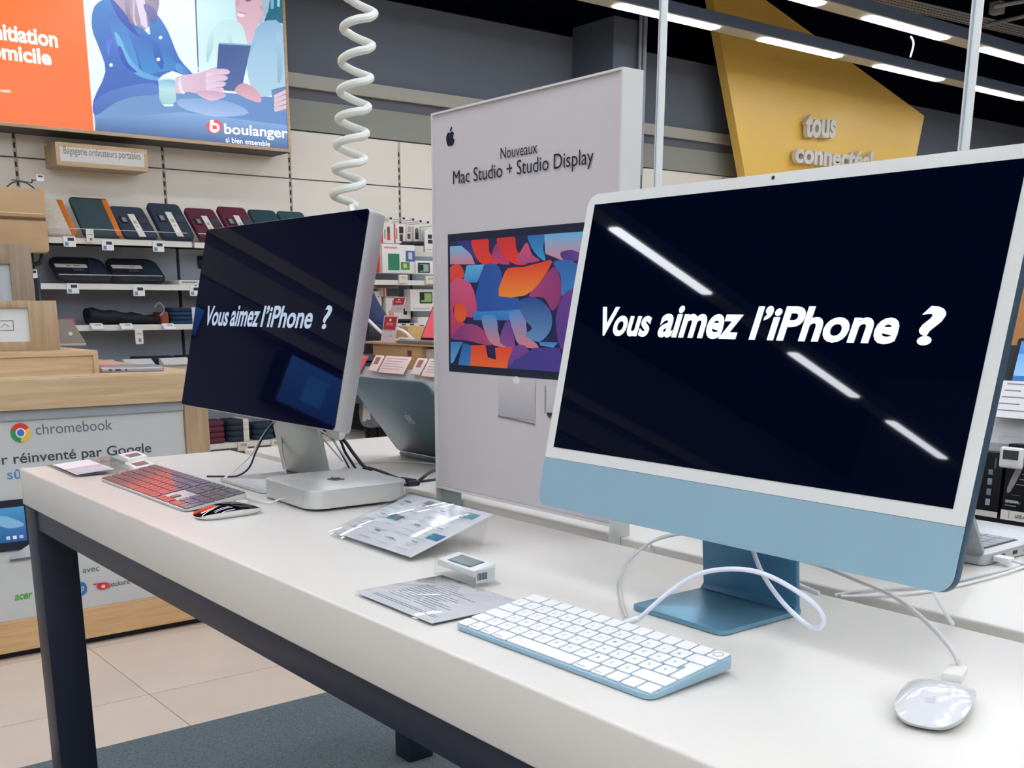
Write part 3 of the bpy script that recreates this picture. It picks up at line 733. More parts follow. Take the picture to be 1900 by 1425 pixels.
sd0 = on(85, 500, 'x', -5.3); 
tag(struct(box('trim_4', XW, XF, 1.485, 1.50, .02, s2+.04, flat('#3c4656', .7))), kind='structure')

# ------------------------------------------------------------------ goods on the wall right of the left monitor
def carton(name, label, u0, v0, u1, v1, X, depth, col, decals=(), cat='box', bevel=.002, grp=None):
    """a box standing on the wall shelving; its front face lies in the plane X"""
    a = on(u0, v1, 'x', X); b = on(u1, v1, 'x', X); c = on((u0+u1)/2, v0, 'x', X); d = on((u0+u1)/2, v1, 'x', X)
    y0, y1, z0, z1 = a.y, b.y, d.z, c.z
    t = thing(name, label, cat, (X-depth/2, (y0+y1)/2, z0), grp)
    box('carton', X-depth, X, y0, y1, z0, z1, flat(col, .5), t, bevel)
    if decals:
        pc = Pic(lambda y, z, k: (X+.0006+k, y, z), .0004)
        for (f0, g0, f1, g1, cc) in decals:
            pc.rect(y0+(y1-y0)*f0, z0+(z1-z0)*g0, y0+(y1-y0)*f1, z0+(z1-z0)*g1, cc)
        pc.build('print', PRINT, t)
    return t, (y0, y1, z0, z1)
def hookpack(u0, v0, u1, v1, X, col, decals, label, hook=True, depth=.03):
    t, (y0, y1, z0, z1) = carton('hanging_pack', label, u0, v0, u1, v1, X, depth, col, decals, 'package')
    ym = (y0+y1)/2
    MB().tube([(XW-.01, ym, z1+.035), (X+.05, ym, z1+.035), (X+.06, ym, z1+.05)], .0035, 6).build('hook', flat('#c9ccce', .3, metal=.4), t)
    box('price_flag', X+.055, X+.06, ym-.02, ym+.02, z1+.02, z1+.052, white_plastic, t)
    box('flag_display', X+.06, X+.061, ym-.012, ym+.012, z1+.028, z1+.045, flat('#2d3238', .4), t)
    return t
OR = '#d9482a'
hookpack(706, 415, 731, 451, -5.28, '#e9e4de', ((0, 0, .2, 1, OR), (.5, .15, .72, .85, '#c23c3c'), (.5, .5, .7, .8, '#355e4e'), (.3, .2, .36, .7, '#3a3a40')), 'orange edged hanging pack showing a red microphone')
hookpack(732, 415, 753, 451, -5.28, '#e9e4de', ((0, 0, .1, 1, OR), (.42, .5, .8, .85, '#15171c'), (.45, .1, .75, .45, '#3a2e34'), (.16, .2, .24, .75, '#b04a3a')), 'orange edged hanging pack showing a black round webcam')
hookpack(754, 417, 765, 450, -5.3, '#dfd6cd', ((.2, .2, .7, .5, '#5b4a4c'), (.3, .6, .8, .9, '#b9a59c')), 'narrow pale hanging pack between the webcam pack and the dark pack')
hookpack(768, 420, 779, 450, -5.3, '#e3e3df', ((.2, .2, .8, .8, '#20252d'), (.3, .6, .7, .9, '#6a737c')), 'hanging pack with a black headset print')
hookpack(781, 422, 793, 455, -5.3, '#d9dbd8', ((.3, .2, .7, .8, '#2a2f36'),), 'grey hanging pack left of the two speaker pack')
hookpack(789, 428, 806, 468, -5.22, '#e8e6e2', ((.3, .62, .75, .82, '#2b3036'), (.3, .4, .8, .58, '#20242b'), (.2, .1, .8, .14, '#c88d84')), 'white hanging pack printed with two black round speakers')
hookpack(692, 420, 702, 452, -5.3, '#e6e1da', ((.1, .3, .6, .6, '#4a4c52'),), 'white hanging pack touching the left monitor edge')
for i, u in enumerate((757, 770, 783)):
    p = on(u, 453, 'x', -5.24)
    tag(box('black_adapter', -5.30, -5.24, p.y-.035, p.y+.03, p.z-.012, p.z+.022, black_plastic, None, .004), ('left', 'middle', 'right')[i]+' small black adapter hanging under the packs', 'adapter')
# on the upper shelf
for i in range(4):
    carton('red_folder', ('first', 'second', 'third', 'fourth')[i]+' red slipcase from the left standing beside the white software box', 688+5*i, 455, 692.5+5*i, 506, -5.22+.004*i, .16, ('#cf3b38', '#e04a41', '#c93634', '#e55a4c')[i])
carton('software_box', 'large white box with a green square print on the upper shelf', 710, 454, 770, 507, -5.17, .12, '#e2e0dc', ((.17, .1, .52, .68, '#1d7a56'), (.72, .42, 1, .8, '#3a62a8'), (.8, .5, .92, .74, '#d8c8c2'), (.56, .12, .84, .4, '#3e8f4c'), (.64, .2, .74, .34, '#d9c46a'), (.05, .86, .45, .92, '#d88d88')))
carton('camera_box', 'white camera box with a black lens print on the upper shelf', 772, 484, 806, 509, -5.15, .1, '#e6e4df', ((.1, .1, .75, .85, '#23282e'), (.2, .2, .68, .75, '#8fae9c'), (.1, .25, .4, .7, '#0f1217')))
for i, (u, v) in enumerate(((751, 517), (800, 519))):
    p = on(u, v, 'x', XF+.05)
    t = thing('tilted_price_tag', ('left', 'right')[i]+' cream price tag on the rail under the software and camera boxes', 'price tag', p)
    box('case', XF+.012, XF+.035, p.y-.04, p.y+.04, p.z-.035, p.z+.03, flat('#dcd6c9', .5), t, .004)
    box('display', XF+.035, XF+.0362, p.y-.02, p.y+.028, p.z, p.z+.018, flat('#b9bcae', .4), t)
# lower group
carton('pale_box', 'pale box with diagonal flap under the upper shelf near the monitor', 684, 530, 740, 538, -5.3, .15, '#b9b2a6')
carton('white_case_box', 'white upright box with small black dots behind the navy sleeve', 688, 540, 709, 600, -5.25, .1, '#dddad5', ((.2, .8, .26, .84, '#22252b'), (.7, .8, .78, .84, '#22252b'), (.45, .1, .48, .7, '#bdb7b0')))
carton('keyboard_box', 'box with dark keyboard print and red edge in the middle', 711, 534, 741, 550, -5.2, .1, '#ded9d3', ((.0, 0, .12, 1, '#c9403c'), (.18, .05, 1, .95, '#2c323b')))
carton('headphone_box', 'white box with headphone and green print beyond the red card', 717, 551, 762, 592, -5.24, .1, '#e4e1dc', ((.25, .6, .42, .85, '#2c3036'), (.64, .62, .8, .9, '#5f8577'), (.7, .2, .85, .5, '#1c1f26'), (.1, .1, .3, .4, '#d9904c')))
carton('dashcam_box', 'white box with a green dashboard camera picture, lower group', 762, 537, 806, 577, -5.15, .1, '#e3e1dc', ((.38, .35, .92, .88, '#23282c'), (.44, .42, .88, .82, '#8fb46a'), (.40, .5, .58, .85, '#14171c'), (.1, .1, .8, .14, '#b5b1aa')))
carton('grey_tray_box', 'grey green box behind the laptop cable on the lower shelf', 738, 600, 776, 630, -5.2, .14, '#8d9993', ((0, .86, 1, 1, '#e0e0da'), (.2, .88, .4, .98, '#30353a'), (.6, .88, .8, .98, '#30353a')))
carton('white_gadget_box', 'white box with a small phone print next to the red laptop screen', 776, 588, 806, 625, -5.2, .12, '#dedcd7', ((.1, .1, .35, .6, '#24405f'),))

# ------------------------------------------------------------------ far display counter (runs along x) behind the tables
YG = 2.0
g = thing('display_counter', 'long white display counter beyond the tables with slanted front rail', 'counter', (-.3, 2.4, 0))
zg = on(730, 695, 'y', YG).z
box('top', -2.6, 3.4, YG, YG+.62, zg-.004, zg+.012, white_side, g)
MB().prism([(0, 0), (.03, .055), (.04, .055), (.04, -.02), (0, -.02)], (-2.6, YG-.03, zg-.03), (0, 1, 0), (0, 0, 1), (1, 0, 0), 6.0).build('front_rail', flat('#b4b8b8', .5), g)
box('apron', -2.6, 3.4, YG+.012, YG+.06, zg-.15, zg-.05, flat('#4d5766', .5), g)
box('back_panel', -2.58, 3.38, YG+.30, YG+.33, .05, zg-.05, flat('#3a4250', .7), g)
box('lower_shelf', -2.58, 3.38, YG, YG+.30, .58, .60, shelf_white, g)
for x in (-2.6, 3.38): box('end_panel', x, x+.02, YG+.02, YG+.60, .0, zg-.05, wood_z, g)
box('plinth', -2.5, 3.3, YG+.06, YG+.56, .0, .06, black_metal, g)

def gcard(x0, x1, z, label, col='#e6d3d0', tag_=True, y=YG-.028, ptxt=True, name='price_card'):
    """slanted card leaning on the counter rail, facing the camera side"""
    lean = Vector((0, .05, .075)).normalized(); L = .085
    fm = mframe(Vector((x0, y-.004, z)), (1, 0, 0), lean)
    t = thing(name, label, 'price card', frame=fm)
    with frame(fm):
        w = x1-x0
        box('card', 0, w, 0, L, 0, .004, flat(col, .6), t, .001)
        if ptxt:
            q = MB()
            for k in range(5):
                yy = L*(.86-.15*k); q.box(w*.08, w*(.9-.2*((k*7) % 3)/2), yy-.003, yy, .004, .0043)
            q.build('print', flat('#b49a9c', .7), t)
        if tag_:
            box('tag_case', -.075, -.01, .0, L*.95, .002, .012, flat('#e3d8d0', .5), t, .003)
            box('tag_display', -.055, -.02, L*.4, L*.82, .012, .0132, flat('#8a6a60', .4), t)
    return t
za = on(710, 682, 'y', YG).z-.02
xa = lambda u, v=680: on(u, v, 'y', YG-.02).x
gcard(xa(706), xa(752), za, 'pink tinted price card with price tag in the middle of the far counter')
gcard(xa(786, 690), xa(786, 690)+.26, za, 'pink tinted price card cut off by the poster stand')
t = gcard(xa(655), xa(673), za-.005, 'small bright red card on the far counter touching the left monitor', '#d9525c', False)
# cardboard riser with laptop and standing red card
x0, x1 = xa(692, 640), xa(782, 655)
z0, z1 = zg+.0125, on(735, 640, 'y', YG+.15).z
rs = thing('oak_riser', 'oak block riser under the open red screen laptop', 'riser', ((x0+x1)/2, YG+.28, z0))
y_ = YG+.15
a = on(692, 660, 'y', y_); b = on(783, 660, 'y', y_)
box('block', a.x, b.x, y_, y_+.26, z0, z1, flat('#b08f62', .6, var=.15, vscale=8), rs, .002)
box('block_label', a.x+.72*(b.x-a.x), a.x+.80*(b.x-a.x), y_-.0015, y_, z0+.06, z0+.085, flat('#5b3a38', .5), rs)
box('side_block', b.x+.002, b.x+.3, y_+.02, y_+.26, z0, z1-.012, flat('#b9b8ae', .6), rs)
box('top_board', a.x-.14, b.x+.34, y_-.01, y_+.27, z1, z1+.008, flat('#b59368', .6), rs)
lp = thing('red_screen_laptop', 'open dark laptop with a red screen on the oak riser', 'laptop', (b.x, y_+.1, z1+.008))
zl = z1+.009
c0 = on(733, 633, 'y', y_); c1 = on(806, 636, 'y', y_)
MB().prism(rr(c0.x, y_, c0.x+.34, y_+.22, .015), (0, 0, zl), (1, 0, 0), (0, 1, 0), (0, 0, 1), .014).build('base', alu_dark, lp, .003)
# lid turned away, seen obliquely: leans to the right
lb = on(780, 629, 'y', y_+.1); lt_ = on(803, 567, 'y', y_+.1)
u_ = Vector((1, .12, 0)).normalized(); up_ = Vector((lt_.x-lb.x, 0, lt_.z-lb.z)).normalized()
LL = (lt_-lb).length
MB().prism([(0, 0), (.30, 0), (.30, LL), (0, LL)], (lb.x, y_+.1, zl+.014), u_, up_, (0, 1, 0), .007).build('lid', black_plastic, lp)
MB().prism([(.006, .012), (.294, .012), (.294, LL-.006), (.006, LL-.006)], (lb.x, y_+.0995, zl+.014), u_, up_, (0, -1, 0), .001).build('screen', mat('red_screen', '#c7515c', .2, emit=.55), lp)
q = MB()
for i in range(3): q.cyl((lb.x-.1-.045*i, y_+.12, zl+.014), (0, 0, 1), .014, .006, 12)
q.build('rubber_feet', white_plastic, lp)
def standcard(u0, v0, u1, v1, yp, label, red=.55):
    a = on(u0, v1, 'y', yp); b = on(u1, v1, 'y', yp); c = on((u0+u1)/2+3, v0, 'y', yp)
    w = b.x-a.x; h = c.z-a.z; sh = .06*h
    t = thing('standing_card', label, 'card', (a.x, yp, a.z))
    Ps = [(a.x, a.z), (a.x+w, a.z), (a.x+w+.35*w, a.z+h), (a.x+.35*w, a.z+h)]
    MB().prism(Ps, (0, yp, 0), (1, 0, 0), (0, 0, 1), (0, 1, 0), .004).build('card', flat('#dcd2d6', .5), t)
    f = lambda s_, r: (a.x+w*s_+.35*w*r, a.z+h*r)
    MB().prism([f(.06, red), f(.94, red), f(.94, .95), f(.06, .95)], (0, yp, 0), (1, 0, 0), (0, 0, 1), (0, -1, 0), .0012).build('red_field', flat('#b8333c', .5), t)
    q = MB()
    for r in (.64, .70): q.prism([f(.25, r), f(.75, r), f(.75, r+.025), f(.25, r+.025)], (0, yp-.0012, 0), (1, 0, 0), (0, 0, 1), (0, -1, 0), .0006)
    q.prism([f(.42, .78), f(.58, .78), f(.58, .88), f(.42, .88)], (0, yp-.0012, 0), (1, 0, 0), (0, 0, 1), (0, -1, 0), .0006)
    q.build('print', flat('#e9c9c9', .6), t)
    q = MB()
    for r, s0, s1 in ((.44, .1, .7), (.22, .15, .35), (.22, .5, .8), (.27, .6, .8)): q.prism([f(s0, r), f(s1, r), f(s1, r+.02), f(s0, r+.02)], (0, yp, 0), (1, 0, 0), (0, 0, 1), (0, -1, 0), .0008)
    q.build('small_print', flat('#a7a2a8', .6), t)
standcard(706, 585, 731, 635, YG+.155, 'standing white card with a large red field in front of the navy sleeve', .48)
standcard(724, 551, 746, 580, YG+.62, 'white card with red field higher up behind the taller red card', .5)
# white cable over the counter
pts = [on(673, 583, 'y', YG+.3), on(690, 600, 'y', YG+.3), on(708, 617, 'y', YG+.3), on(725, 628, 'y', YG+.3), on(740, 632, 'y', YG+.3)]
tag(MB().tube(sm(pts, 4, False), .008, 8).build('security_cable', cable_white), 'thick white cable crossing in front of the navy sleeve', 'cable')
pts = [on(735, 609, 'y', YG+.32), on(748, 614, 'y', YG+.32), on(758, 622, 'y', YG+.32), on(766, 631, 'y', YG+.32)]
tag(MB().tube(sm(pts, 4, False), .008, 8).build('security_cable', cable_white), 'thick white cable curving down behind the laptop base', 'cable')
p = on(680, 617, 'y', YG+.3)
tag(box('tan_cardboard_box', p.x, on(710, 625, 'y', YG+.3).x, YG+.45, YG+.60, zg+.013, on(690, 604, 'y', YG+.45).z, flat('#b8975e', .7, var=.1), None, .002), 'tan cardboard box on the far counter under the navy sleeve', 'box')
tag(box('dark_device', on(668, 620, 'y', YG+.4).x, on(679, 620, 'y', YG+.4).x, YG+.42, YG+.5, zg+.013, on(670, 603, 'y', YG+.4).z, black_plastic, None, .003), 'dark upright device between the left monitor and the tan box', 'device')
for i, (u0, v0, u1, v1, c, lab) in enumerate(((664, 646, 686, 652, '#5a5f66', 'upper dark closed laptop stacked left of the oak riser'), (664, 653, 686, 659, '#3d434c', 'lower dark closed laptop stacked left of the oak riser'))):
    a = on(u0, v1, 'y', YG+.1); b = on(u1, v1, 'y', YG+.1); zq = zg+.013+(1-i)*.03
    tag(box('closed_laptop', a.x-.1, b.x, YG+.04, YG+.27, zq, zq+.022, flat(c, .4, metal=.4), None, .003), lab, 'laptop')
# clear hooks under the counter edge
for i, u in enumerate((690, 712, 740, 763)):
    p = on(u, 706, 'y', YG-.005)
    tag(box('clear_clip', p.x-.02, p.x+.02, YG-.02, YG+.011, p.z-.02, p.z+.008, acryl, None, .002), ('first', 'second', 'third', 'fourth')[i]+' clear plastic clip from the left under the far counter edge', 'clip')
p = on(795, 722, 'y', YG-.01)
t = thing('electronic_price_tag', 'white square price tag hanging below the far counter beside the poster', 'price tag', p)
box('case', p.x-.035, p.x+.03, YG-.012, YG+.0, p.z-.04, p.z+.035, white_plastic, t, .004)
box('display', p.x-.015, p.x+.015, YG-.0135, YG-.012, p.z-.02, p.z+.015, flat('#23282e', .4), t)
# glossy black carrier bags on the lower shelf
for i in range(5):
    a = on(655, 812, 'y', YG+.06); x = a.x+.02+.115*i
    q = MB(); ring = []; vs = []
    n = 14
    for r, (h, s_) in enumerate(((0, 1.0), (.5, 1.06), (.85, .9), (1.0, .55))):
        for j in range(n):
            th = 2*PI*j/n; w = 1+.13*math.sin(3*th+i*2+r)+.06*math.sin(7*th+i)
            vs.append((x+.0+.047*s_*w*math.cos(th), YG+.20+.07*s_*w*math.sin(th), .602+.125*h+(.015*math.sin(5*th+i) if r == 3 else 0)))
    fs = [(r*n+j, r*n+(j+1) % n, (r+1)*n+(j+1) % n, (r+1)*n+j) for r in range(3) for j in range(n)]
    fs += [tuple(range(n-1, -1, -1)), tuple(range(3*n, 4*n))]
    q.add(vs, fs); tag(q.build('black_plastic_bag', mat('shiny_black_bag', '#0a0d16', .22, bump=1., bscale=50), None, smooth=True, ang=80), ('leftmost', 'second', 'middle', 'fourth', 'rightmost')[i]+' shiny black plastic bag under the far counter, behind the dark laptop', 'bag')
# grey hanging things seen between monitor and laptop lid
t = thing('grey_backpack', 'grey backpack with a white printed label between left monitor and dark laptop lid', 'backpack', (on(668, 760, 'y', YG+.05).x, YG+.1, .85))
a = on(655, 785, 'y', YG+.03); b = on(690, 790, 'y', YG+.03); c = on(670, 715, 'y', YG+.03)
MB().prism(sm([(a.x, a.z, 0), (b.x, a.z, 0), (b.x-.01, (a.z+c.z)/2, 0), (b.x-.06, c.z+.02, 0), (a.x+.03, c.z+.03, 0)], 4), (0, YG+.065, 0), (1, 0, 0), (0, 0, 1), (0, 1, 0), .07).build('body', flat('#7d868c', .8, bump=.5, bscale=60), t, .01)
MB().prism([(p.x, p.z) for p in (on(661, 783, 'y', YG+.028), on(676, 781, 'y', YG+.028), on(672, 740, 'y', YG+.028), on(663, 740, 'y', YG+.028))], (0, YG+.0615, 0), (1, 0, 0), (0, 0, 1), (0, 1, 0), .003).build('label', flat('#d9dad6', .6), t)
q = MB(); a = on(664, 757, 'y', YG+.02)
q.box(a.x, a.x+.045, YG+.0605, YG+.0615, a.z, a.z+.02); q.box(a.x+.005, a.x+.05, YG+.0605, YG+.0615, a.z-.08, a.z-.055)
q.build('print', ink, t)

# ------------------------------------------------------------------ right end of the far counter: screen laptop, cards, hub boxes
xr = lambda u, v, y=YG: on(u, v, 'y', y)
a = xr(1848, 772); b = xr(1877, 735)
lean = Vector((0, .05, .075)).normalized()
fm = mframe(Vector((xr(1848, 775).x, YG-.035, on(1860, 775, 'y', YG-.03).z)), (1, 0, 0), lean)
t = thing('leaflet_pair', 'two white specification sheets side by side on the right counter rail', 'leaflet', frame=fm)
with frame(fm):
    for k in range(2):
        s_ = box('sheet', .0+.135*k, .130+.135*k, 0, .10, 0, .003, flat('#dedde0', .6), t)
        q = MB()
        for j in range(5): q.box(.135*k+.012, .135*k+.012+(.09, .04, .07, .05, .08)[j], .09-.018*j, .093-.018*j, .003, .0033)
        q.build('print', ink, s_)
lp = thing('blue_screen_laptop', 'open laptop with a blue lit screen at the right edge', 'laptop', (1.2, YG+.1, zg))
a = xr(1864, 716, YG+.08); c = xr(1890, 627, YG+.18)
base_z = a.z-.012
st = tag(box('counter_step', a.x-.01, a.x+.6, YG+.02, YG+.32, zg+.013, base_z-.008, flat('#b9bab6', .5)), 'pale raised step under the blue screen laptop', 'riser')
MB().prism(rr(a.x, YG+.05, a.x+.36, YG+.28, .012), (0, 0, base_z-.007), (1, 0, 0), (0, 1, 0), (0, 0, 1), .014).build('base', alu_dark, lp, .003)
O_ = Vector((a.x+.0, YG+.09, base_z+.008)); tp_ = on(1890, 627, 'x', a.x); up_ = tp_-O_; HL = min(up_.length, .26); up_.normalize()
lidm = mframe(O_, (1, 0, 0), up_)
with frame(lidm):
    MB().prism(rr(0, 0, .36, HL, .008), (0, 0, -.007), (1, 0, 0), (0, 1, 0), (0, 0, 1), .007).build('lid', black_plastic, lp)
    pc = Pic(lambda x, y, k: (x, y, .0006+k), .0003)
    pc.rect(.010, .016, .35, HL-.008, '#1f6bb8', '#3f8fd8')
    pc.rect(.010, .030, .35, .085, '#8ec0ee', '#6aa8e6')
    pc.poly([(.06, .03), (.14, .03), (.15, .05), (.11, .062), (.07, .05)], '#3a5fe0', None, 1, 3)
    pc.rect(.06, HL-.05, .09, HL-.03, '#d9ecfb'); pc.rect(.045, HL-.075, .12, HL-.07, '#a9cdf2'); pc.rect(.03, HL-.02, .045, HL-.012, '#cfe6fa')
    pc.rect(.010, .004, .35, .014, '#a9c9ee')
    pc.build('screen', SCREEN, lp)
oa = on(1872, 640, 'y', YG+.9); ob = on(1890, 430, 'y', YG+.9)
tag(box('orange_panel', oa.x-.05, oa.x+.6, YG+.9, YG+.92, oa.z, ob.z, flat('#c28a52', .6)), 'plain orange brown panel at the right edge above the blue laptop', 'panel')
tag(box('panel_post', oa.x+.25, oa.x+.28, YG+.925, YG+.955, 0, ob.z-.02, black_metal), 'dark post carrying the orange brown panel', 'post')
# hub boxes on the counter front
def hub(u0, v0, u1, v1, yp, label, dec):
    a = on(u0, v1, 'y', yp); b = on(u1, v1, 'y', yp); c = on((u0+u1)/2, v0, 'y', yp); z0 = on((u0+u1)/2, v1, 'y', yp).z
    t = thing('hub_box', label, 'box', (a.x, yp, z0))
    box('carton', a.x, b.x, yp, yp+.03, z0, c.z, flat('#0b0e18', .4), t, .001)
    pc = Pic(lambda x, z, k: (a.x+(b.x-a.x)*x, yp-.0005-k, z0+(c.z-z0)*z), .0003)
    for d in dec:
        if d[0] == 'r': pc.rect(*d[1:])
        else: pc.poly(*d[1:])
    pc.build('print', PRINT, t); return t, a, b, c.z, z0
yh = YG-.066
t, a, b, z1, z0 = hub(1855, 825, 1925, 968, yh, 'black usb hub box with a grey adapter picture at the right edge', [
    ('r', 0, 0, 1, .13, '#e6e2d8'), ('r', .22, .02, .235, .12, '#6b6b68'),
    ('p', [(.10, .42), (.20, .38), (.48, .74), (.40, .80), (.34, .78)], '#8b8794', '#a5a2ad', 1, 3),
    ('r', .45, .62, .75, .63, '#8d9098'), ('r', .40, .55, .75, .56, '#8d9098'), ('r', .33, .48, .75, .49, '#8d9098'),
    ('p', [(.12, .74), (.17, .72), (.20, .80), (.16, .82)], '#b9bcc4'), ('p', [(.17, .80), (.24, .90), (.40, .88), (.42, .80), (.44, .82), (.40, .91), (.24, .93), (.15, .82)], '#3a3d49'),
    ('r', .1, .24, .45, .27, '#aab0bc'), ('r', .1, .19, .40, .205, '#7f8592'), ('r', .25, .34, .5, .345, '#7f8592')])
text('lettering', 'USB-C', (a.x+(b.x-a.x)*.40, yh-.002, z0+(z1-z0)*.045), (1, 0, 0), (0, 0, 1), (b.x-a.x)*.30, (z1-z0)*.045, flat('#3a3a3c'), t, .01)
text('lettering', 'Hub USB-C 5 en 1', (a.x+(b.x-a.x)*.10, yh-.002, z0+(z1-z0)*.23), (1, 0, 0), (0, 0, 1), (b.x-a.x)*.40, (z1-z0)*.03, flat('#d5d9e0'), t, .01)
t, a, b, z1, z0 = hub(1808, 838, 1850, 958, yh, 'narrow black usb accessory box half hidden by the pale blue computer', [
    ('r', 0, 0, 1, .09, '#d5d2c8'), ('r', .42, .18, .62, .28, '#9aa0ac'), ('r', .42, .34, .62, .44, '#7f8592'), ('r', .42, .50, .62, .60, '#8d929e'), ('r', .42, .66, .62, .74, '#7f8592'),
    ('r', .66, .76, .74, .92, '#4f7076'), ('r', .2, .86, .26, .9, '#b9c4cc')])
p = on(1879, 847, 'y', yh-.02)
t = thing('electronic_price_tag', 'white rounded price tag in a clear holder above the usb hub box', 'price tag', p)
box('case', p.x-.028, p.x+.028, yh-.03, yh-.018, p.z-.028, p.z+.022, white_plastic, t, .006, seg=3)
box('display', p.x-.018, p.x+.018, yh-.0315, yh-.030, p.z-.006, p.z+.015, flat('#39423f', .4), t)
box('clear_holder', p.x-.035, p.x+.045, yh-.028, yh-.002, p.z+.022, p.z+.045, acryl, t, .002)
tag(MB().tube([(p.x-.08, YG-.004, zg-.09), (p.x-.005, YG-.004, zg-.092), (p.x-.003, YG-.004, zg-.14)], .0025, 6).build('peg_wire', black_plastic), 'thin black wire hook above the usb hub box', 'hook')

# ------------------------------------------------------------------ shopper in a navy jacket behind the far counter (mostly hidden)
def skin_body(name, joints, edges, m, parent, sub=2):
    me = bpy.data.meshes.new(name); me.from_pydata([Vector(j[0]) for j in joints], edges, [])
    o = bpy.data.objects.new(name, me); COL.objects.link(o)
    md = o.modifiers.new('s', 'SKIN'); md.use_smooth_shade = True
    for i, j in enumerate(joints):
        sv = me.skin_vertices[0].data[i]; sv.radius = (j[1], j[1] if len(j) < 3 else j[2]); sv.use_root = (i == 0)
    o.modifiers.new('u', 'SUBSURF').levels = sub
    dg = bpy.context.evaluated_depsgraph_get(); dg.update()
    ev = bpy.data.meshes.new_from_object(o.evaluated_get(dg)); bpy.data.objects.remove(o)
    ev.materials.clear(); ev.materials.append(m)
    for p in ev.polygons: p.use_smooth = True
    ev.transform(WM[parent.name].inverted())
    return link(name, ev, parent)
sh = on(655, 515, 'y', 2.78); el = on(683, 574, 'y', 2.70); wr = on(722, 624, 'y', 2.62)
bx = sh.x-.20; by = 2.86
pe = thing('person', 'person in a navy jacket reaching over the far counter, mostly hidden by the left monitor', 'person', (bx, by, 0))
J = [((bx, by, .95), .15, .11), ((bx, by, 1.15), .14, .10), ((bx, by, 1.36), .16, .11), ((bx, by, 1.44), .08, .07),
     ((sh.x-.02, by-.05, 1.38), .07), ((el.x-.0, el.y, el.z), .078), ((wr.x-.03, wr.y, wr.z+.015), .062),
     ((bx-.19, by-.02, 1.36), .07), ((bx-.24, by-.12, 1.10), .055), ((bx-.16, by-.28, 1.02), .042)]
skin_body('jacket', J, [(0, 1), (1, 2), (2, 3), (2, 4), (4, 5), (5, 6), (2, 7), (7, 8), (8, 9)], navy_cloth, pe)
L = [((bx, by, .93), .14, .10), ((bx+.09, by, .88), .085), ((bx+.10, by-.01, .48), .06), ((bx+.10, by+.01, .08), .045), ((bx+.10, by-.10, .04), .035),
     ((bx-.09, by, .88), .085), ((bx-.10, by-.01, .48), .06), ((bx-.10, by+.01, .08), .045), ((bx-.10, by-.10, .04), .035)]
skin_body('trousers', L, [(0, 1), (1, 2), (2, 3), (3, 4), (0, 5), (5, 6), (6, 7), (7, 8)], flat('#20242e', .8), pe)
H = [((bx, by, 1.44), .05), ((bx, by-.01, 1.50), .05), ((bx, by-.02, 1.56), .075, .085), ((bx, by-.015, 1.62), .072, .08), ((bx, by-.02, 1.555), .05)]
skin_body('head', H[:4], [(0, 1), (1, 2), (2, 3)], skin_m, pe)
hq = MB()
vs = []; n = 12
for i in range(7):
    ph = PI*.5*i/6
    for j in range(n):
        th = 2*PI*j/n; vs.append((bx+.085*math.cos(th)*math.cos(ph), by-.005+.1*math.sin(th)*math.cos(ph), 1.585+.10*math.sin(ph)))
fs = [(i*n+j, i*n+(j+1) % n, (i+1)*n+(j+1) % n, (i+1)*n+j) for i in range(6) for j in range(n)]
hq.add(vs, fs); hq.build('hair', hair_m, pe, smooth=True, ang=90)
for side in (0, 1):
    w = Vector((wr.x-.03, wr.y, wr.z+.015)) if side == 0 else Vector((bx-.16, by-.28, 1.02))
    d = Vector((.55, -.62, -.25)).normalized() if side == 0 else Vector((.3, -.8, -.3)).normalized()
    s_ = d.cross(Vector((0, 0, 1))).normalized(); u2 = s_.cross(d)
    JJ = [(w, .026, .022), (w+d*.05, .034, .018), (w+d*.085, .036, .016)]; E_ = [(0, 1), (1, 2)]
    for k in range(4):
        b0 = w+d*.09+s_*(-.03+.02*k); LK = (.058, .068, .063, .05)[k]
        o_ = len(JJ); JJ += [(b0, .0095), (b0+d*LK*.5-u2*.004, .0088), (b0+d*LK*.85-u2*.018, .0078)]; E_ += [(2, o_), (o_, o_+1), (o_+1, o_+2)]
    o_ = len(JJ); JJ += [(w+d*.035-s_*.034-u2*.006, .011), (w+d*.065-s_*.052-u2*.014, .0095), (w+d*.088-s_*.055-u2*.02, .0085)]; E_ += [(1, o_), (o_, o_+1), (o_+1, o_+2)]
    skin_body('hand', JJ, E_, skin_m, pe, 1)

# ================================================================== OAK COUNTER (left, behind the table end)
XC = -1.547
cyR = 1.085; cyL = -1.6
oc = thing('oak_counter', 'oak counter with a pale grey advertising panel on its front', 'counter', (-2.3, -.2, 0))
box('plinth', -3.25, XC-.03, cyL+.05, cyR-.03, 0, .03, flat('#0d111c', .5), oc)
box('carcass', -3.28, XC-.035, cyL, cyR-.005, .03, Z0-.02, flat('#b39a7b', .6), oc)
box('bottom_board', XC-.034, XC, cyL, cyR-.01, .027, Z0-.760, woodmat('oak_base', '#d3b184', '#bf9a6a', 'y'), oc)
box('side_post', XC-.034, XC, .992, cyR, Z0-.759, Z0-.018, wood_z, oc)
box('panel', XC-.034, XC-.012, cyL, .990, Z0-.759, Z0-.018, flat('#bfc3c2', .45), oc)
box('panel_shadow', XC-.034, XC-.004, cyL, .990, Z0-.052, Z0-.018, flat('#9aa3a8', .5), oc)  # darker grey strip stands for the shadow under the fascia
box('fascia', XC-.034, XC+.012, cyL, cyR+.005, Z0-.016, Z0+.086, wood_y, oc)
box('worktop', -3.3, XC-.035, cyL, cyR+.005, Z0-.016, Z0+.0885, woodmat('oak_top', '#cdb795', '#bda27f', 'y'), oc)
XP = XC-.0115
gk = flat('#3b4250', .6); gk2 = flat('#5f6670', .6)
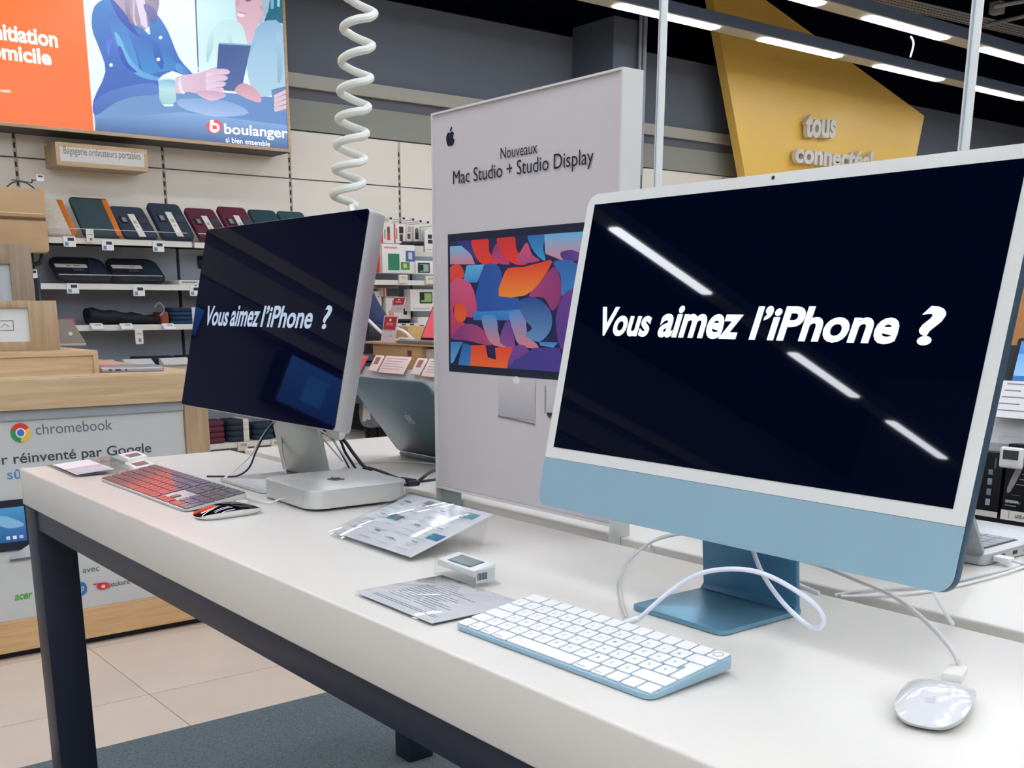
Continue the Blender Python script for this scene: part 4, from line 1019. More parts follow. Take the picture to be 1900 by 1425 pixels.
def ct2(s, u0, v0, u1, v1, vt0, m, bold=.0, shear=0, full=None, name='lettering'):
    a = on(u0, v0, 'x', XP); b = on(u1, v1, 'x', XP); t = on(u0, vt0, 'x', XP)
    w = b.y-a.y; y = a.y
    if full: y = b.y-full; w = full
    return text(name, s, (XP, y, a.z), (0, 1, 0), (0, 0, 1), w, t.z-a.z, m, oc, bold, shear)
ct2('chromebook', 67, 807, 209, 801, 787, gk2, .0)
ct2("L'ordinateur r\u00e9invent\u00e9 par Google", 10, 868, 282, 850, 842, gk, .012, full=.79)
ct2('s\u00fbr', 14, 890, 54, 886, 872, flat('#3f86b8', .6), .012)
ct2('Con\u00e7u avec', 100, 1074, 185, 1064, 1060, gk2, .008)
ct2('acer', 27, 1115, 62, 1110, 1104, flat('#58a046', .6), .03, .2)
ct2('packard bell', 202, 1092, 262, 1084, 1080, flat('#2b2e36', .6), .0, .1)
def cpt(u, v): p = on(u, v, 'x', XP); return (p.y, p.z)
pc = Pic(lambda y, z, k: (XP+.0006+k, y, z), .0005)
c_ = cpt(38, 803); R0 = (cpt(57, 803)[0]-cpt(19, 803)[0])/2; 
def arc(a0, a1, r0, r1, n=10):
    A_ = [math.radians(a0+(a1-a0)*i/n) for i in range(n+1)]
    return [(c_[0]+r1*math.cos(a), c_[1]+r1*math.sin(a)) for a in A_] + [(c_[0]+r0*math.cos(a), c_[1]+r0*math.sin(a)) for a in reversed(A_)]
pc.poly(arc(28, 152, R0*.42, R0), '#d63a32'); pc.poly(arc(152, 268, R0*.42, R0), '#2b8f4e'); pc.poly(arc(-92, 28, R0*.42, R0), '#efbb35')
pc.poly([(c_[0]+R0*.5*math.cos(PI/12*i), c_[1]+R0*.5*math.sin(PI/12*i)) for i in range(24)], '#e8e8e6')
pc.poly([(c_[0]+R0*.37*math.cos(PI/12*i), c_[1]+R0*.37*math.sin(PI/12*i)) for i in range(24)], '#3f6fc4')
# round blue emblem with white letters, red emblem
b_ = cpt(150, 1092); 
pc.poly([(b_[0]+.022*math.cos(PI/12*i), b_[1]+.026*math.sin(PI/12*i)) for i in range(24)], '#2f6fae')
e_ = cpt(191, 1087)
pc.poly([(e_[0]+.024*math.cos(PI/8*i), e_[1]+.014*math.sin(PI/8*i)) for i in range(16)], '#c8323a')
pc.poly([(e_[0]+.008*math.cos(PI/8*i), e_[1]-.001+.006*math.sin(PI/8*i)) for i in range(16)], '#c9cccb')
pc.poly([(e_[0]-.038, e_[1]+.010), (e_[0], e_[1]+.008), (e_[0], e_[1]+.013), (e_[0]-.036, e_[1]+.015)], '#c8323a')
# printed laptop picture
p0 = cpt(0, 938); p1 = cpt(46, 935); p2 = cpt(52, 1028)
yl = p1[0]-.55
pc.poly([(yl, p2[1]+.02), (p1[0]+.004, p2[1]+.02), (p1[0]+.004, p1[1]+.02), (yl, p1[1]+.02)], '#12182a')
pc.rect(yl+.012, cpt(40, 1003)[1], p1[0]-.006, p1[1]-.006, '#1e5fa6', '#4d9fd6')
pc.poly([(p1[0]-.2, p1[1]-.10), (p1[0]-.1, p1[1]-.03), (p1[0]-.01, p1[1]-.07), (p1[0]-.06, p1[1]-.08), (p1[0]-.12, p1[1]-.06)], '#86c0e4', None, 1, 3)
for i, cc in enumerate(('#d9d9e0', '#f4f4f4', '#c9d4e6')): pc.rect(p1[0]-.075+.022*i, cpt(40, 1003)[1]+.010, p1[0]-.062+.022*i, cpt(40, 1003)[1]+.022, cc)
k0 = cpt(12, 1040)
pc.poly([(k0[0], k0[1]+.004), (p1[0]+.0, k0[1]+.05), (p1[0]+.02, k0[1]+.05), (p1[0]+.02, k0[1]+.002)], '#a6a9b4', '#c4c6cc', 0)
pc.rect(k0[0]+.01, k0[1]-.004, p1[0]+.02, k0[1]+.004, '#5c6272')
pc.build('printed_picture', PRINT, oc)
text('lettering', 'hp', (XP+.006, b_[0]-.013, b_[1]-.016), (0, 1, 0), (0, 0, 1), .026, .032, flat('#e6ecf2'), oc, .0, .2)

# stepped oak plinths and framed cards on the counter
op = thing('oak_plinth', 'long low oak display plinth on top of the oak counter', 'plinth', (-1.8, .3, Z0+.0885))
xq = -1.72
a = on(181, 650, 'x', xq); b = on(184, 695, 'x', xq); zt_ = a.z; yR = a.y
box('box', -2.45, xq-.006, cyL+.3, yR-.003, Z0+.0887, zt_-.018, wood_y, op)
box('top_lip', -2.46, xq, cyL+.29, yR, zt_-.018, zt_, wood_y, op)
box('end_board', -2.45, xq, yR-.018, yR, Z0+.0887, zt_-.018, wood_y, op)
def framecard(u1, vt, vb, X, thick, uo0, vo0, uo1, vo1, label, txt=False, colr='#c3c9cc'):
    """square oak frame around a pale card; right edge at u1"""
    a = on(u1, vt, 'x', X); b = on(u1, vb, 'x', X); i0 = on(uo0, vo0, 'x', X); i1 = on(uo1, vo1, 'x', X)
    y1 = a.y; z1 = a.z; z0 = max(b.z, zt_+.0006); y0 = i0.y-(y1-i1.y)
    t = thing('framed_card', label, 'picture frame', (X, (y0+y1)/2, z0))
    q = MB()
    q.box(X-thick, X, i1.y, y1, z0, z1); q.box(X-thick, X, y0, i0.y, z0, z1); q.box(X-thick, X, i0.y, i1.y, i1.z, z1) if i1.z > i0.z else None
    q.box(X-thick, X, i0.y, i1.y, z0, i0.z)
    q.build('frame', wood_t if not txt else wood_z, t, .001)
    box('card', X-thick+.004, X-.01, i0.y, i1.y, i0.z, i1.z, flat(colr, .35), t)
    if txt:
        m_ = MB()
        cy, cz = on(0, 605, 'x', X).y, on(0, 605, 'x', X).z
        for (y_, w, z_, h) in ((-.03, .09, .0, .003), (-.03, .09, .034, .003)): m_.box(X-.01, X-.0094, cy-.06, cy+.05, cz-.017+z_, cz-.017+z_+h)
        m_.box(X-.01, X-.0094, cy+.047, cy+.05, cz-.017, cz+.02)
        m_.tube([(X-.0096, cy+.005, cz-.006), (X-.0096, cy+.02, cz+.008), (X-.0096, cy+.035, cz-.004)], .0012, 4)
        m_.build('print', ink, t)
    return t
XA, XB2 = -1.86, -2.10
t = framecard(104, 558, 649, XA, .12, -60, 636, 52, 571, 'smaller oak framed white card standing on the oak plinth, in front', True, '#cfd3d3')
t = framecard(56, 453, 652, XB2, .10, -70, 560, 18, 490, 'taller taupe framed grey card standing behind the smaller oak frame', False, '#aeb7bb')
# silver laptop on the plinth behind the frame, seen from the back
lp = thing('silver_laptop', 'open silver laptop seen from behind with a white fruit emblem, on the oak plinth', 'laptop', (-2.25, .8, zt_))
XQ = -2.2
la, lb_, lc, ld = on(95, 590, 'x', XQ), on(133, 593, 'x', XQ), on(161, 648, 'x', XQ-.0), on(104, 650, 'x', XQ)
MB().prism([(p.y, p.z) for p in (Vector((0, la.y-.16, la.z)), lb_, Vector((0, lc.y, zt_+.012)), Vector((0, ld.y-.12, zt_+.012)))], (XQ-.008, 0, 0), (0, 1, 0), (0, 0, 1), (1, 0, 0), .007).build('lid', flat('#9c948e', .3, metal=.6), lp)
MB().box(XQ-.22, XQ, ld.y-.12, lc.y+.0, zt_+.0005, zt_+.011).build('base', flat('#a8a6a4', .3, metal=.5), lp, .002)
e = on(131, 619, 'x', XQ)
MB().cyl((XQ-.001, e.y, e.z), (1, 0, 0), .008, .0015, 16).build('emblem', flat('#dcd6cf', .3), lp)
# closed laptop lying on the counter top, its side toward us
cl = thing('closed_laptop', 'thin silver closed laptop lying on the oak counter beside the plinth', 'laptop', (-2.0, .9, Z0+.089))
a = on(186, 691, 'z', Z0+.09); b = on(305, 688, 'z', Z0+.09)
xw = Vector((b.x-a.x, b.y-a.y, 0)); L = xw.length; xw.normalize(); yw = Vector((-xw.y, xw.x, 0))
if yw.x > 0: yw = -yw
m_ = mframe(Vector((a.x, a.y, Z0+.0895)), xw, yw)
with frame(m_):
    s_ = 1 if m_.col[2][2] > 0 else -1
    MB().prism(rr(0, 0, L, .24, .012), (0, 0, .0), (1, 0, 0), (0, 1, 0), (0, 0, s_), .016).build('body', flat('#a9abb4', .3, metal=.6), cl, .003)
    q = MB(); 
    for x_, w in ((.03, .012), (.055, .02), (.09, .006)): q.box(x_, x_+w, -.0006, .001, .005*s_, .011*s_)
    q.build('ports', flat('#14161c', .5), cl)

# ================================================================== DISPLAY TABLES
dt = thing('display_table', 'long double display table with two white tops on one navy black frame', 'table', (1.55, .5, 0))
TT = .077; tx0, tx1, tyb = 0.0, 3.1, .990
box('tabletop', tx0, tx1, 0, .4775, Z0-TT, Z0, white_top, dt, .0035, seg=3)
box('tabletop', tx0, tx1, .513, tyb, Z0-TT, Z0, white_top, dt, .0035, seg=3)
LW = .073
for x in (tx0+.012, tx1-.012-LW):
    for y in (.001, tyb-.079):
        MB().box(x, x+LW, y, y+.078, 0.0085, Z0-TT-.0005).build('leg', black_metal, dt, .002)
zr = Z0-TT-.0005
for y in (.004, .45, tyb-.044): box('rail', tx0+.012+LW+.0005 if y != .45 else tx0+.06, tx1-.012-LW-.0005, y, y+.04, zr-.042, zr, black_metal, dt, .001)
for x in (tx0+.016, tx1-.056): box('rail', x, x+.04, .08, tyb-.08, zr-.042, zr, black_metal, dt, .001)

# ------------------------------------------------------------------ poster stand between the tables
sx0, sx1, sy, sz0, sz1 = .8295, 1.2745, .4915, Z0+.018, Z0+.638
po = thing('poster_stand', 'tall white poster stand with black heading between the two tables', 'poster stand', ((sx0+sx1)/2, .51, Z0))
pw_ = flat('#d5d3d3', .5); pm = flat('#c9c4c7', .55)
box('box_body', sx0+.0035, sx1-.0035, sy+.006, sy+.0385, sz0+.004, sz1-.003, pw_, po)
box('side_plate', sx0, sx0+.0035, sy, sy+.0385, Z0+.0006, sz1-.003, flat('#cfd3d1', .5), po)
box('side_plate', sx1-.0035, sx1, sy, sy+.0385, Z0+.0006, sz1-.003, flat('#cfd3d1', .5), po)
box('top_cap', sx0, sx1, sy, sy+.0385, sz1-.003, sz1, pw_, po)
box('bottom_rail', sx0+.0035, sx1-.0035, sy, sy+.03, sz0, sz0+.004, pw_, po)
for q_ in (sx0, sx1-.0035): box('foot_tongue', q_, q_+.0035, sy, .5115, Z0-.06, Z0+.0005, flat('#cfd3d1', .5), po)
box('foot_plate', sx0+.0035, sx0+.055, sy+.012, sy+.016, Z0-.06, sz0, flat('#9fb0ab', .5), po)
box('printed_sheet', sx0+.0036, sx1-.0036, sy+.004, sy+.006, sz0+.0045, sz1-.0032, pm, po)
YS = sy+.0035
def ofs(u, v, k=0.): p = on(u, v, 'y', YS); return (p.x, p.z)
pc = Pic(lambda x, z, k: (x, YS-k, z), .00003)
def pz(P): return [ofs(780+x/2.262, 380+y/2.262) for x, y in P]
clip0, clip1 = ofs(832, 686), None
xl, zt2 = ofs(831, 435); xl2, zb2 = ofs(833, 689); xR2 = sx1-.022
xl = (xl+xl2)/2
def cl_(P): return [(min(max(x, xl+.006), xR2-.006), min(max(z, zb2+.012), zt2-.012)) for x, z in P]
pc.rect(xl, zb2, xR2, zt2, '#0d1a33')
pc.rect(xl+.006, zb2+.012, xR2-.006, zt2-.012, '#171a4e', '#1b2350')
def rb(P, c0, c1=None, ax=1, s=0):
    if s: P = [tuple(p)[:2] for p in sm([(p[0], p[1], 0) for p in P], s)]
    pc.poly(cl_(pz(P)), c0, c1, ax)
# ribbon like abstract bands (generic, red / orange / blue / violet)
rb([(120, 175), (200, 170), (230, 250), (120, 250)], '#d07a8a', '#69b8dc')
rb([(150, 145), (215, 140), (240, 240), (205, 200)], '#3a2f78', '#243a80', 0)
rb([(218, 140), (282, 138), (290, 200), (330, 245), (260, 248), (225, 200)], '#e2402c', '#d8302e', 1, 4)
rb([(330, 245), (300, 215), (322, 160), (360, 220), (375, 250)], '#c23a68', '#8c3a78', 1, 3)
rb([(322, 135), (392, 128), (405, 190), (450, 245), (400, 250), (345, 210)], '#e6392b', '#c9302f', 1, 4)
rb([(405, 245), (430, 180), (450, 160), (470, 210), (500, 235)], '#b04a86', '#d0507a', 1, 3)
rb([(450, 125), (520, 122), (515, 180), (525, 235), (480, 200)], '#3d9bd0', '#2a6db0', 1, 3)
rb([(520, 120), (740, 108), (740, 215), (600, 235), (525, 205)], '#d38a92', '#5fb4de')
rb([(590, 200), (640, 190), (680, 215), (640, 240), (600, 230)], '#4c3580', '#6a4590', 0, 4)
rb([(120, 265), (165, 252), (185, 290), (165, 320), (120, 325)], '#df3e30', '#e04a38', 1, 3)
rb([(195, 255), (270, 250), (240, 326), (178, 326)], '#3f86c4', '#5fb1dc')
rb([(270, 255), (320, 250), (345, 300), (340, 385), (410, 390), (410, 470), (230, 470), (240, 350)], '#234d9c', '#2a5aa8', 0, 2)
rb([(370, 265), (430, 262), (520, 238), (555, 238), (500, 330), (440, 380), (330, 384), (345, 310)], '#ee8a2e', '#e2372c', 1, 2)
rb([(500, 330), (560, 260), (590, 320), (590, 390), (555, 445), (520, 390), (455, 385)], '#a8407c', '#8a3670', 0, 3)
rb([(560, 240), (640, 236), (680, 300), (600, 390), (590, 300)], '#3b7fc0', '#2f66ac', 1, 3)
rb([(120, 330), (190, 315), (225, 360), (238, 460), (195, 470), (190, 430), (160, 415), (140, 430), (145, 470), (190, 500), (130, 560), (120, 560)], '#b8325e', '#d0567e', 1, 2)
rb([(145, 425), (170, 412), (195, 440), (190, 480), (165, 495), (145, 470)], '#e8622c', '#e0502a', 1, 4)
rb([(190, 500), (260, 520), (300, 590), (200, 570), (130, 560)], '#7a3a80', '#b04670', 0, 3)
rb([(220, 450), (420, 440), (440, 485), (225, 484)], '#2f74b8', '#3a86c8')
rb([(260, 470), (318, 470), (335, 560), (400, 600), (310, 590), (275, 540)], '#d08078', '#3f90cc', 1, 3)
rb([(335, 560), (370, 480), (400, 600), (350, 590)], '#8b4a8c', '#5a3f86', 1, 3)
rb([(375, 450), (440, 450), (450, 540), (500, 600), (420, 590), (390, 530)], '#cf7f86', '#3f90cc', 1, 3)
rb([(410, 410), (480, 388), (545, 440), (550, 520), (500, 575), (440, 545), (470, 520), (440, 480)], '#5f90bc', '#24458e', 1, 4)
rb([(570, 480), (600, 380), (660, 370), (660, 620), (590, 600)], '#553a90', '#6a3a8c', 1, 3)
rb([(120, 575), (180, 575), (140, 660), (120, 665)], '#5fb0dc', '#3a80c0')
rb([(180, 580), (215, 590), (210, 680), (160, 672)], '#3a80c4', '#2a62a8')
rb([(215, 590), (275, 588), (285, 640), (320, 650), (315, 600), (390, 596), (370, 690), (210, 680)], '#ee6a30', '#e2402c', 1, 0)
rb([(390, 600), (440, 590), (465, 640), (400, 650), (380, 690), (365, 690)], '#5c3f8c', '#7a4590', 1, 2)
rb([(400, 655), (480, 600), (590, 600), (600, 705), (365, 692)], '#3c3a86', '#4a3a8c', 0)
rb([(500, 575), (580, 578), (560, 600), (505, 590)], '#4fa0d8', '#3a80c0')
pc.build('printed_picture', PRINT, po)
tk = flat('#0f1430', .55); MC['poster_ink'] = tk
def pt(s, x, z, w, h, bold=0., sp=1.): return text('lettering', s, (x, YS-.0012, z), (1, 0, 0), (0, 0, 1), w, h, tk, po, bold, space=sp)
a, b, c = ofs(930, 297), ofs(998, 292), ofs(930, 276)
pt('Nouveaux', a[0], a[1]+.001, b[0]-a[0], .0165)
a, b = ofs(842, 345), ofs(1102, 322)
pt('Mac Studio + Studio Display', a[0], a[1]-.0045, b[0]-a[0], .0275, .0)
def apple(cx, cy, s, plane, m, parent, name='fruit_emblem'):
    """bitten fruit emblem, s = height; plane(x,y)->point, normal given by plane thickness"""
    body = [(0, .28), (.10, .31), (.22, .33), (.33, .27), (.38, .20), (.30, .13), (.27, .02), (.31, -.09), (.41, -.15), (.36, -.29), (.27, -.42), (.17, -.48), (.06, -.45), (-.03, -.44), (-.13, -.48), (-.23, -.44), (-.34, -.30), (-.41, -.12), (-.41, .08), (-.34, .22), (-.22, .31), (-.10, .31)]
    leaf = [(-.01, .36), (.02, .48), (.10, .58), (.18, .61), (.17, .50), (.10, .40)]
    q = MB()
    for P in (body, leaf):
        P = [tuple(p)[:2] for p in sm([(x, y, 0) for x, y in P], 3)]
        a = [plane(cx+x*s*.85, cy+(y-.05)*s*.85, 0) for x, y in P]; b = [plane(cx+x*s*.85, cy+(y-.05)*s*.85, 1) for x, y in P]
        k = len(P); q.add(a+b, [tuple(range(k-1, -1, -1)), tuple(range(k, 2*k))]+[(i, (i+1) % k, k+(i+1) % k, k+i) for i in range(k)])
    return q.build(name, m, parent)
a = ofs(836, 254); apple(a[0], a[1], .031, lambda x, z, k: (x, YS-.0004-.0006*k, z), tk, po)
# printed stand and small computer below the printed screen
pc = Pic(lambda x, z, k: (x, YS-.0006-k, z), .0002)
a, b = ofs(925, 698), ofs(993, 780)
pc.rect(a[0], b[1], b[0], min(a[1], zb2), '#a9a7ac', '#c6c2c6')
pc.poly([(a[0]-.001, b[1]-.002), (b[0]+.001, b[1]-.008), (b[0]+.001, b[1]-.005), (a[0]-.001, b[1]+.001)], '#74757f')
c = ofs(959, 704); pc.poly([(c[0]+.009*math.cos(PI/8*i), c[1]-.001+.006*math.sin(PI/8*i)) for i in range(16)], '#dedbde')
a, b = ofs(1012, 716), ofs(1100, 778)
pc.rect(a[0], b[1], a[0]+.0016, a[1], '#6a6b78'); pc.rect(a[0]+.004, b[1]+.003, b[0], a[1], '#bcb8be', '#cbc7cb')
pc.poly([(a[0]+.004, b[1]+.002), (a[0]+.02, b[1]+.002), (a[0]+.011, b[1]-.006)], '#22242e')
pc.rect(sx1-.05, sz0+.012, sx1-.012, sz0+.0128, '#8e8c92'); pc.rect(sx1-.085, sz0+.0125, sx1-.055, sz0+.0133, '#8e8c92')
pc.build('small_print', PRINT, po)

# ------------------------------------------------------------------ white ceiling poles
for x, y, lab in ((.762, 1.1, 'slim white vertical pole behind the poster stand, left of two'), (1.417, 1.1, 'slim white vertical pole behind the pale blue computer, right of two')):
    t = thing('white_pole', lab, 'pole', (x, y, 0))
    MB().tube([(x, y, .01), (x, y, 5.19)], .0088, 16).build('tube', pole_white, t, smooth=True)
    box('slot', x-.0015, x+.0015, y-.0094, y-.0086, .9, 5.1, flat('#9fb0bd', .5), t)
    MB().cyl((x, y, 0.0005), (0, 0, 1), .05, .01, 24).build('floor_flange', pole_white, t)
# coiled white cable hanging from the ceiling
y = 1.0
knots = [(655, -62), (688, -30), (651, 0), (684, 33), (647, 62), (680, 92), (644, 125), (677, 151), (641, 178), (673, 206), (638, 228), (669, 254), (635, 277), (666, 302), (632, 320), (662, 346), (628, 368), (646, 388)]
pts = []; amp = .036
for i in range(len(knots)-1):
    A_, B_ = on(*knots[i], 'y', y), on(*knots[i+1], 'y', y)
    for j in range(12):
        f = j/12; c_ = (1-math.cos(PI*f))/2; sg = 1 if i % 2 == 0 else -1
        pts.append((A_.x+(B_.x-A_.x)*c_, y+sg*amp*math.sin(PI*f), A_.z+(B_.z-A_.z)*f))
a = Vector(pts[0])
pts = [(a.x+.1, y, 5.19), (a.x+.05, y, a.z+.9), (a.x+.02, y, a.z+.15)]+pts
pts += [tuple(on(655, 402, 'y', .93)), tuple(on(650, 425, 'y', .78)), tuple(on(630, 460, 'y', .58)), (.535, .40, Z0+.36), (.53, .374, Z0+.35)]
tag(MB().tube(pts, .0105, 10).build('coiled_cable', flat('#dfe3dc', .4), None, smooth=True), 'thick white coiled cable hanging down behind the left monitor', 'cable')

# ================================================================== THINGS ON THE NEAR TABLE
# ---- pale blue all in one computer
IX, IY, IZ, IT, IYAW = 1.3839558, .2835223, .1628121+Z0, .2068586, -.0053907
iu = Vector((math.cos(IYAW), math.sin(IYAW), 0)); ib = Vector((-math.sin(IYAW), math.cos(IYAW), 0))
iup = (Vector((0, 0, math.cos(IT)))+ib*math.sin(IT)).normalized()
im = mframe(Vector((IX, IY, IZ)), iu, iup)          # local: x right, y up the screen, z towards the viewer
im_t = thing('desktop_computer', 'pale blue all-in-one computer with white bezel, screen asking a question in white', 'computer', frame=im)
with frame(im):
    x0, x1, y0, y1 = -.0135, .5335, -.0725, .3055
    MB().prism(rr(x0, y0, x1, y1, .016, 8), (0, 0, -.0125), (1, 0, 0), (0, 1, 0), (0, 0, 1), .0115).build('shell', mat('dark_blue_aluminium', '#2f4a60', .4, metal=.4), im_t, .0015)  # shell in one even dark slate blue
    P = [p for p in rr(x0+.0004, y0, x1-.0004, y1-.0004, .0155, 8) if p[1] > -.013]
    P = [(x0+.0004, -.0135), (x1-.0004, -.0135)] + [p for p in P if p[0] > .2 and p[1] > .1] + [p for p in P if p[0] < .2 and p[1] > .1]
    MB().prism(P, (0, 0, -.0009), (1, 0, 0), (0, 1, 0), (0, 0, 1), .0012).build('bezel', bezel_white, im_t)
    P = rr(x0+.0002, y0+.0002, x1-.0002, y1, .0155, 8)
    P = [p for p in P if p[1] < 0]; lo = [p for p in P if p[0] > .2]; ll = [p for p in P if p[0] < .2]
    MB().prism(ll + lo + [(x1-.0002, -.0139), (x0+.0002, -.0139)], (0, 0, -.0009), (1, 0, 0), (0, 1, 0), (0, 0, 1), .0011).build('chin', imac_blue, im_t)
    box('screen', 0, .520, 0, .2926, .0, .0009, screen_navy, im_t)
    text('lettering', 'Vous', (.0405, .1372, .0012), (1, 0, 0), (0, 1, 0), .0905, .0335, mat('lit_text_ice', '#dceefc', .3, emit=.75), im_t, .030, .16)
    wt = MC['lit_text_ice']
    text('lettering', 'aimez', (.1400, .1372, .0012), (1, 0, 0), (0, 1, 0), .1185, .0350, wt, im_t, .030, .16)
    text('lettering', 'l\u2019iPhone', (.2690, .1372, .0012), (1, 0, 0), (0, 1, 0), .170, .0345, wt, im_t, .030, .16)
    text('lettering', '?', (.4520, .1372, .0012), (1, 0, 0), (0, 1, 0), .0265, .0345, wt, im_t, .030, .12)
    MB().cyl((.2607, .3004, .0003), (0, 0, 1), .0021, .0003, 16).build('camera_dot', flat('#20242c', .2), im_t)
# stand: flat base and a neck leaning to the body
bx0, bx1 = 1.555, 1.688
st_ = MB(); 
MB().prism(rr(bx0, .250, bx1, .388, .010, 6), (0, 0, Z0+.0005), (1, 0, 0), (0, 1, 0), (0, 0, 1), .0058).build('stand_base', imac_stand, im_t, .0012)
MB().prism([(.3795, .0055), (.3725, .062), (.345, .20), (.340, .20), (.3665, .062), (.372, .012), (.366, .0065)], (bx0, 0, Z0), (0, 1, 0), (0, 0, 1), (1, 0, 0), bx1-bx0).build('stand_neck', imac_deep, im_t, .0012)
# ---- keyboards
def keyboard(frame_m, label, W, D, zf, zb, tf, tb, bodym, keym, rows, legends=None, grp=None):
    """wedge keyboard; local x right, y away, z up. zf/zb: top heights; tf/tb: slab thickness"""
    t = thing('keyboard', label, 'keyboard', frame=frame_m)
    tilt = math.atan2(zb-zf, D); L = math.hypot(D, zb-zf)
    out = rr(0, 0, W, L, .0105, 7)
    tm = frame_m @ Matrix.Translation((0, 0, zf)) @ Matrix.Rotation(tilt, 4, 'X')
    with frame(tm):
        top = [Vector((x, y, 0)) for x, y in out]
        bot = [Vector((x+(.0008 if x < W/2 else -.0008), y, -(tf+(tb-tf)*y/L))) for x, y in out]; k = len(out)
        MB().add(bot+top, [tuple(range(k-1, -1, -1)), tuple(range(k, 2*k))]+[(i, (i+1) % k, k+(i+1) % k, k+i) for i in range(k)]).build('body', bodym, t, .0006)
        if zb-tb > .003:
            fz = MB().prism([(L-.02, -tb+.0006), (L-.006, -tb+.0006), (L-.008, -zb+.0010), (L-.018, -zb+.0010)], (.02, 0, 0), (0, 1, 0), (0, 0, 1), (1, 0, 0), W-.04); fz.build('foot_bar', bodym, t)
    loc = Matrix.Translation((0, 0, zf)) @ Matrix.Rotation(tilt, 4, 'X')
    cache = {}
    for (x, y, w, h) in rows:
        key = (round(w, 4), round(h, 4))
        if key not in cache:
            with frame(frame_m):
                o = MB().prism(rr(.0, .0, w, h, .0016, 2), (0, 0, .0002), (1, 0, 0), (0, 1, 0), (0, 0, 1), .0016).build('key', keym, t, .0003, seg=1)
            cache[key] = o.data
        else: o = link('key', cache[key], t)
        o.matrix_local = loc @ Matrix.Translation((x, y, 0))
    if legends:
        q = MB()
        with frame(tm):
            for s_, x, y, sz in legends:
                text('x', s_, (x, y, .0019), (1, 0, 0), (0, 1, 0), sz*.75, sz, legend, None, mb=q, lift=.0001)
            q.build('key_print', legend, t)
    return t, tm
U = .019; KW = .0165
def rowkeys(units, x, y, h):
    R_ = []
    for u in units:
        R_.append((x, y, u*U-(U-KW), h)); x += u*U
    return R_
def main_block(x0, y0, ry, h, iso=True):
    R_ = []
    R_ += rowkeys([1, 1, 1, 1.25, 5, 1.25, 1, 1, 1, 1], x0, y0, h)
    R_ += rowkeys([1.25]+[1]*11+[2.25], x0, y0+ry, h)
    R_ += rowkeys([1.75]+[1]*12, x0, y0+2*ry, h)
    R_ += rowkeys([1.5]+[1]*12, x0, y0+3*ry, h)
    R_ += rowkeys([1]*13+[1.5], x0, y0+4*ry, h)
    R_ += rowkeys([1.5]+[1]*13, x0, y0+5*ry, h)
    # tall enter key: narrow lower part and wider upper part as one key each side by side in depth
    R_ += [(x0+13.75*U, y0+2*ry, .75*U-(U-KW), h+ry*.5)]
    R_ += [(x0+13.5*U, y0+3*ry-(ry-h)*0+h*.35-.0, 1*U-(U-KW), h*.65)]
    return R_
kfm = yawm(1.4941936, .0488048, Z0, .0257471)
ry = .01865; x0k = .0028; y0k = .0030; hk_ = .0163
leg = []
def rl(s_, row, off):
    for i, ch in enumerate(s_):
        if ch != ' ': leg.append((ch, x0k+off*U+i*U+.006, y0k+row*ry+.0058, .0042))
rl('<WXCVBN?.:=', 1, 1.25); rl('QSDFGHJKLM%`', 2, 1.75); rl('AZERTYUIOP^$', 3, 1.5)
for i, ch in enumerate('@&234567890)-'): leg.append((ch, x0k+i*U+.006, y0k+4*ry+.0045, .0036))
kb, ktm = keyboard(kfm, 'compact pale blue keyboard with white keys in front of the pale blue computer', .279, .1149, .0060, .0185, .0050, .0120, imac_blue, key_white, main_block(x0k, y0k, ry, hk_), leg)
with frame(ktm):
    MB().tube([(x0k+13.5*U+.00825+.0048*math.cos(PI*2*i/20), y0k+5*ry+.0082+.0048*math.sin(PI*2*i/20), .0019) for i in range(21)], .00035, 5).build('touch_ring', flat('#a8a296', .4, metal=.3), kb)
    q = MB()
    for x_, w in ((1, .009), (2, .009), (3, .012), (9.25, .012), (10.5, .009)): q.box(x0k+x_*U+.002, x0k+x_*U+.002+w, y0k+.0025, y0k+.0035, .0019, .00198)
    q.build('key_words', legend, kb)
# large silver keyboard with black keys and number block
bfm = yawm(.2728828, .0799005, Z0, .002126)
R2 = main_block(x0k, y0k, ry, hk_)
xn = x0k+14.5*U+.0045
R2 += rowkeys([1, 1, 1], xn, y0k, hk_) + [(xn+U, y0k+ry, KW, hk_)] + rowkeys([1, 1, 1], xn, y0k+3*ry, hk_) + rowkeys([1, 1, 1], xn, y0k+4*ry, hk_) + rowkeys([1, 1, 1], xn, y0k+5*ry, hk_)
xn2 = xn+3*U+.0045
R2 += rowkeys([2, 1], xn2, y0k, hk_) + [(xn2+3*U, y0k, KW, hk_+ry)]
for r in (1, 2, 3, 4, 5): R2 += rowkeys([1, 1, 1] if r == 1 else [1, 1, 1, 1], xn2, y0k+r*ry, hk_)
keyboard(bfm, 'full size silver keyboard with dark keys in front of the left monitor', .4187, .1149, .0045, .0215, .0038, .0110, alu, key_black, R2)

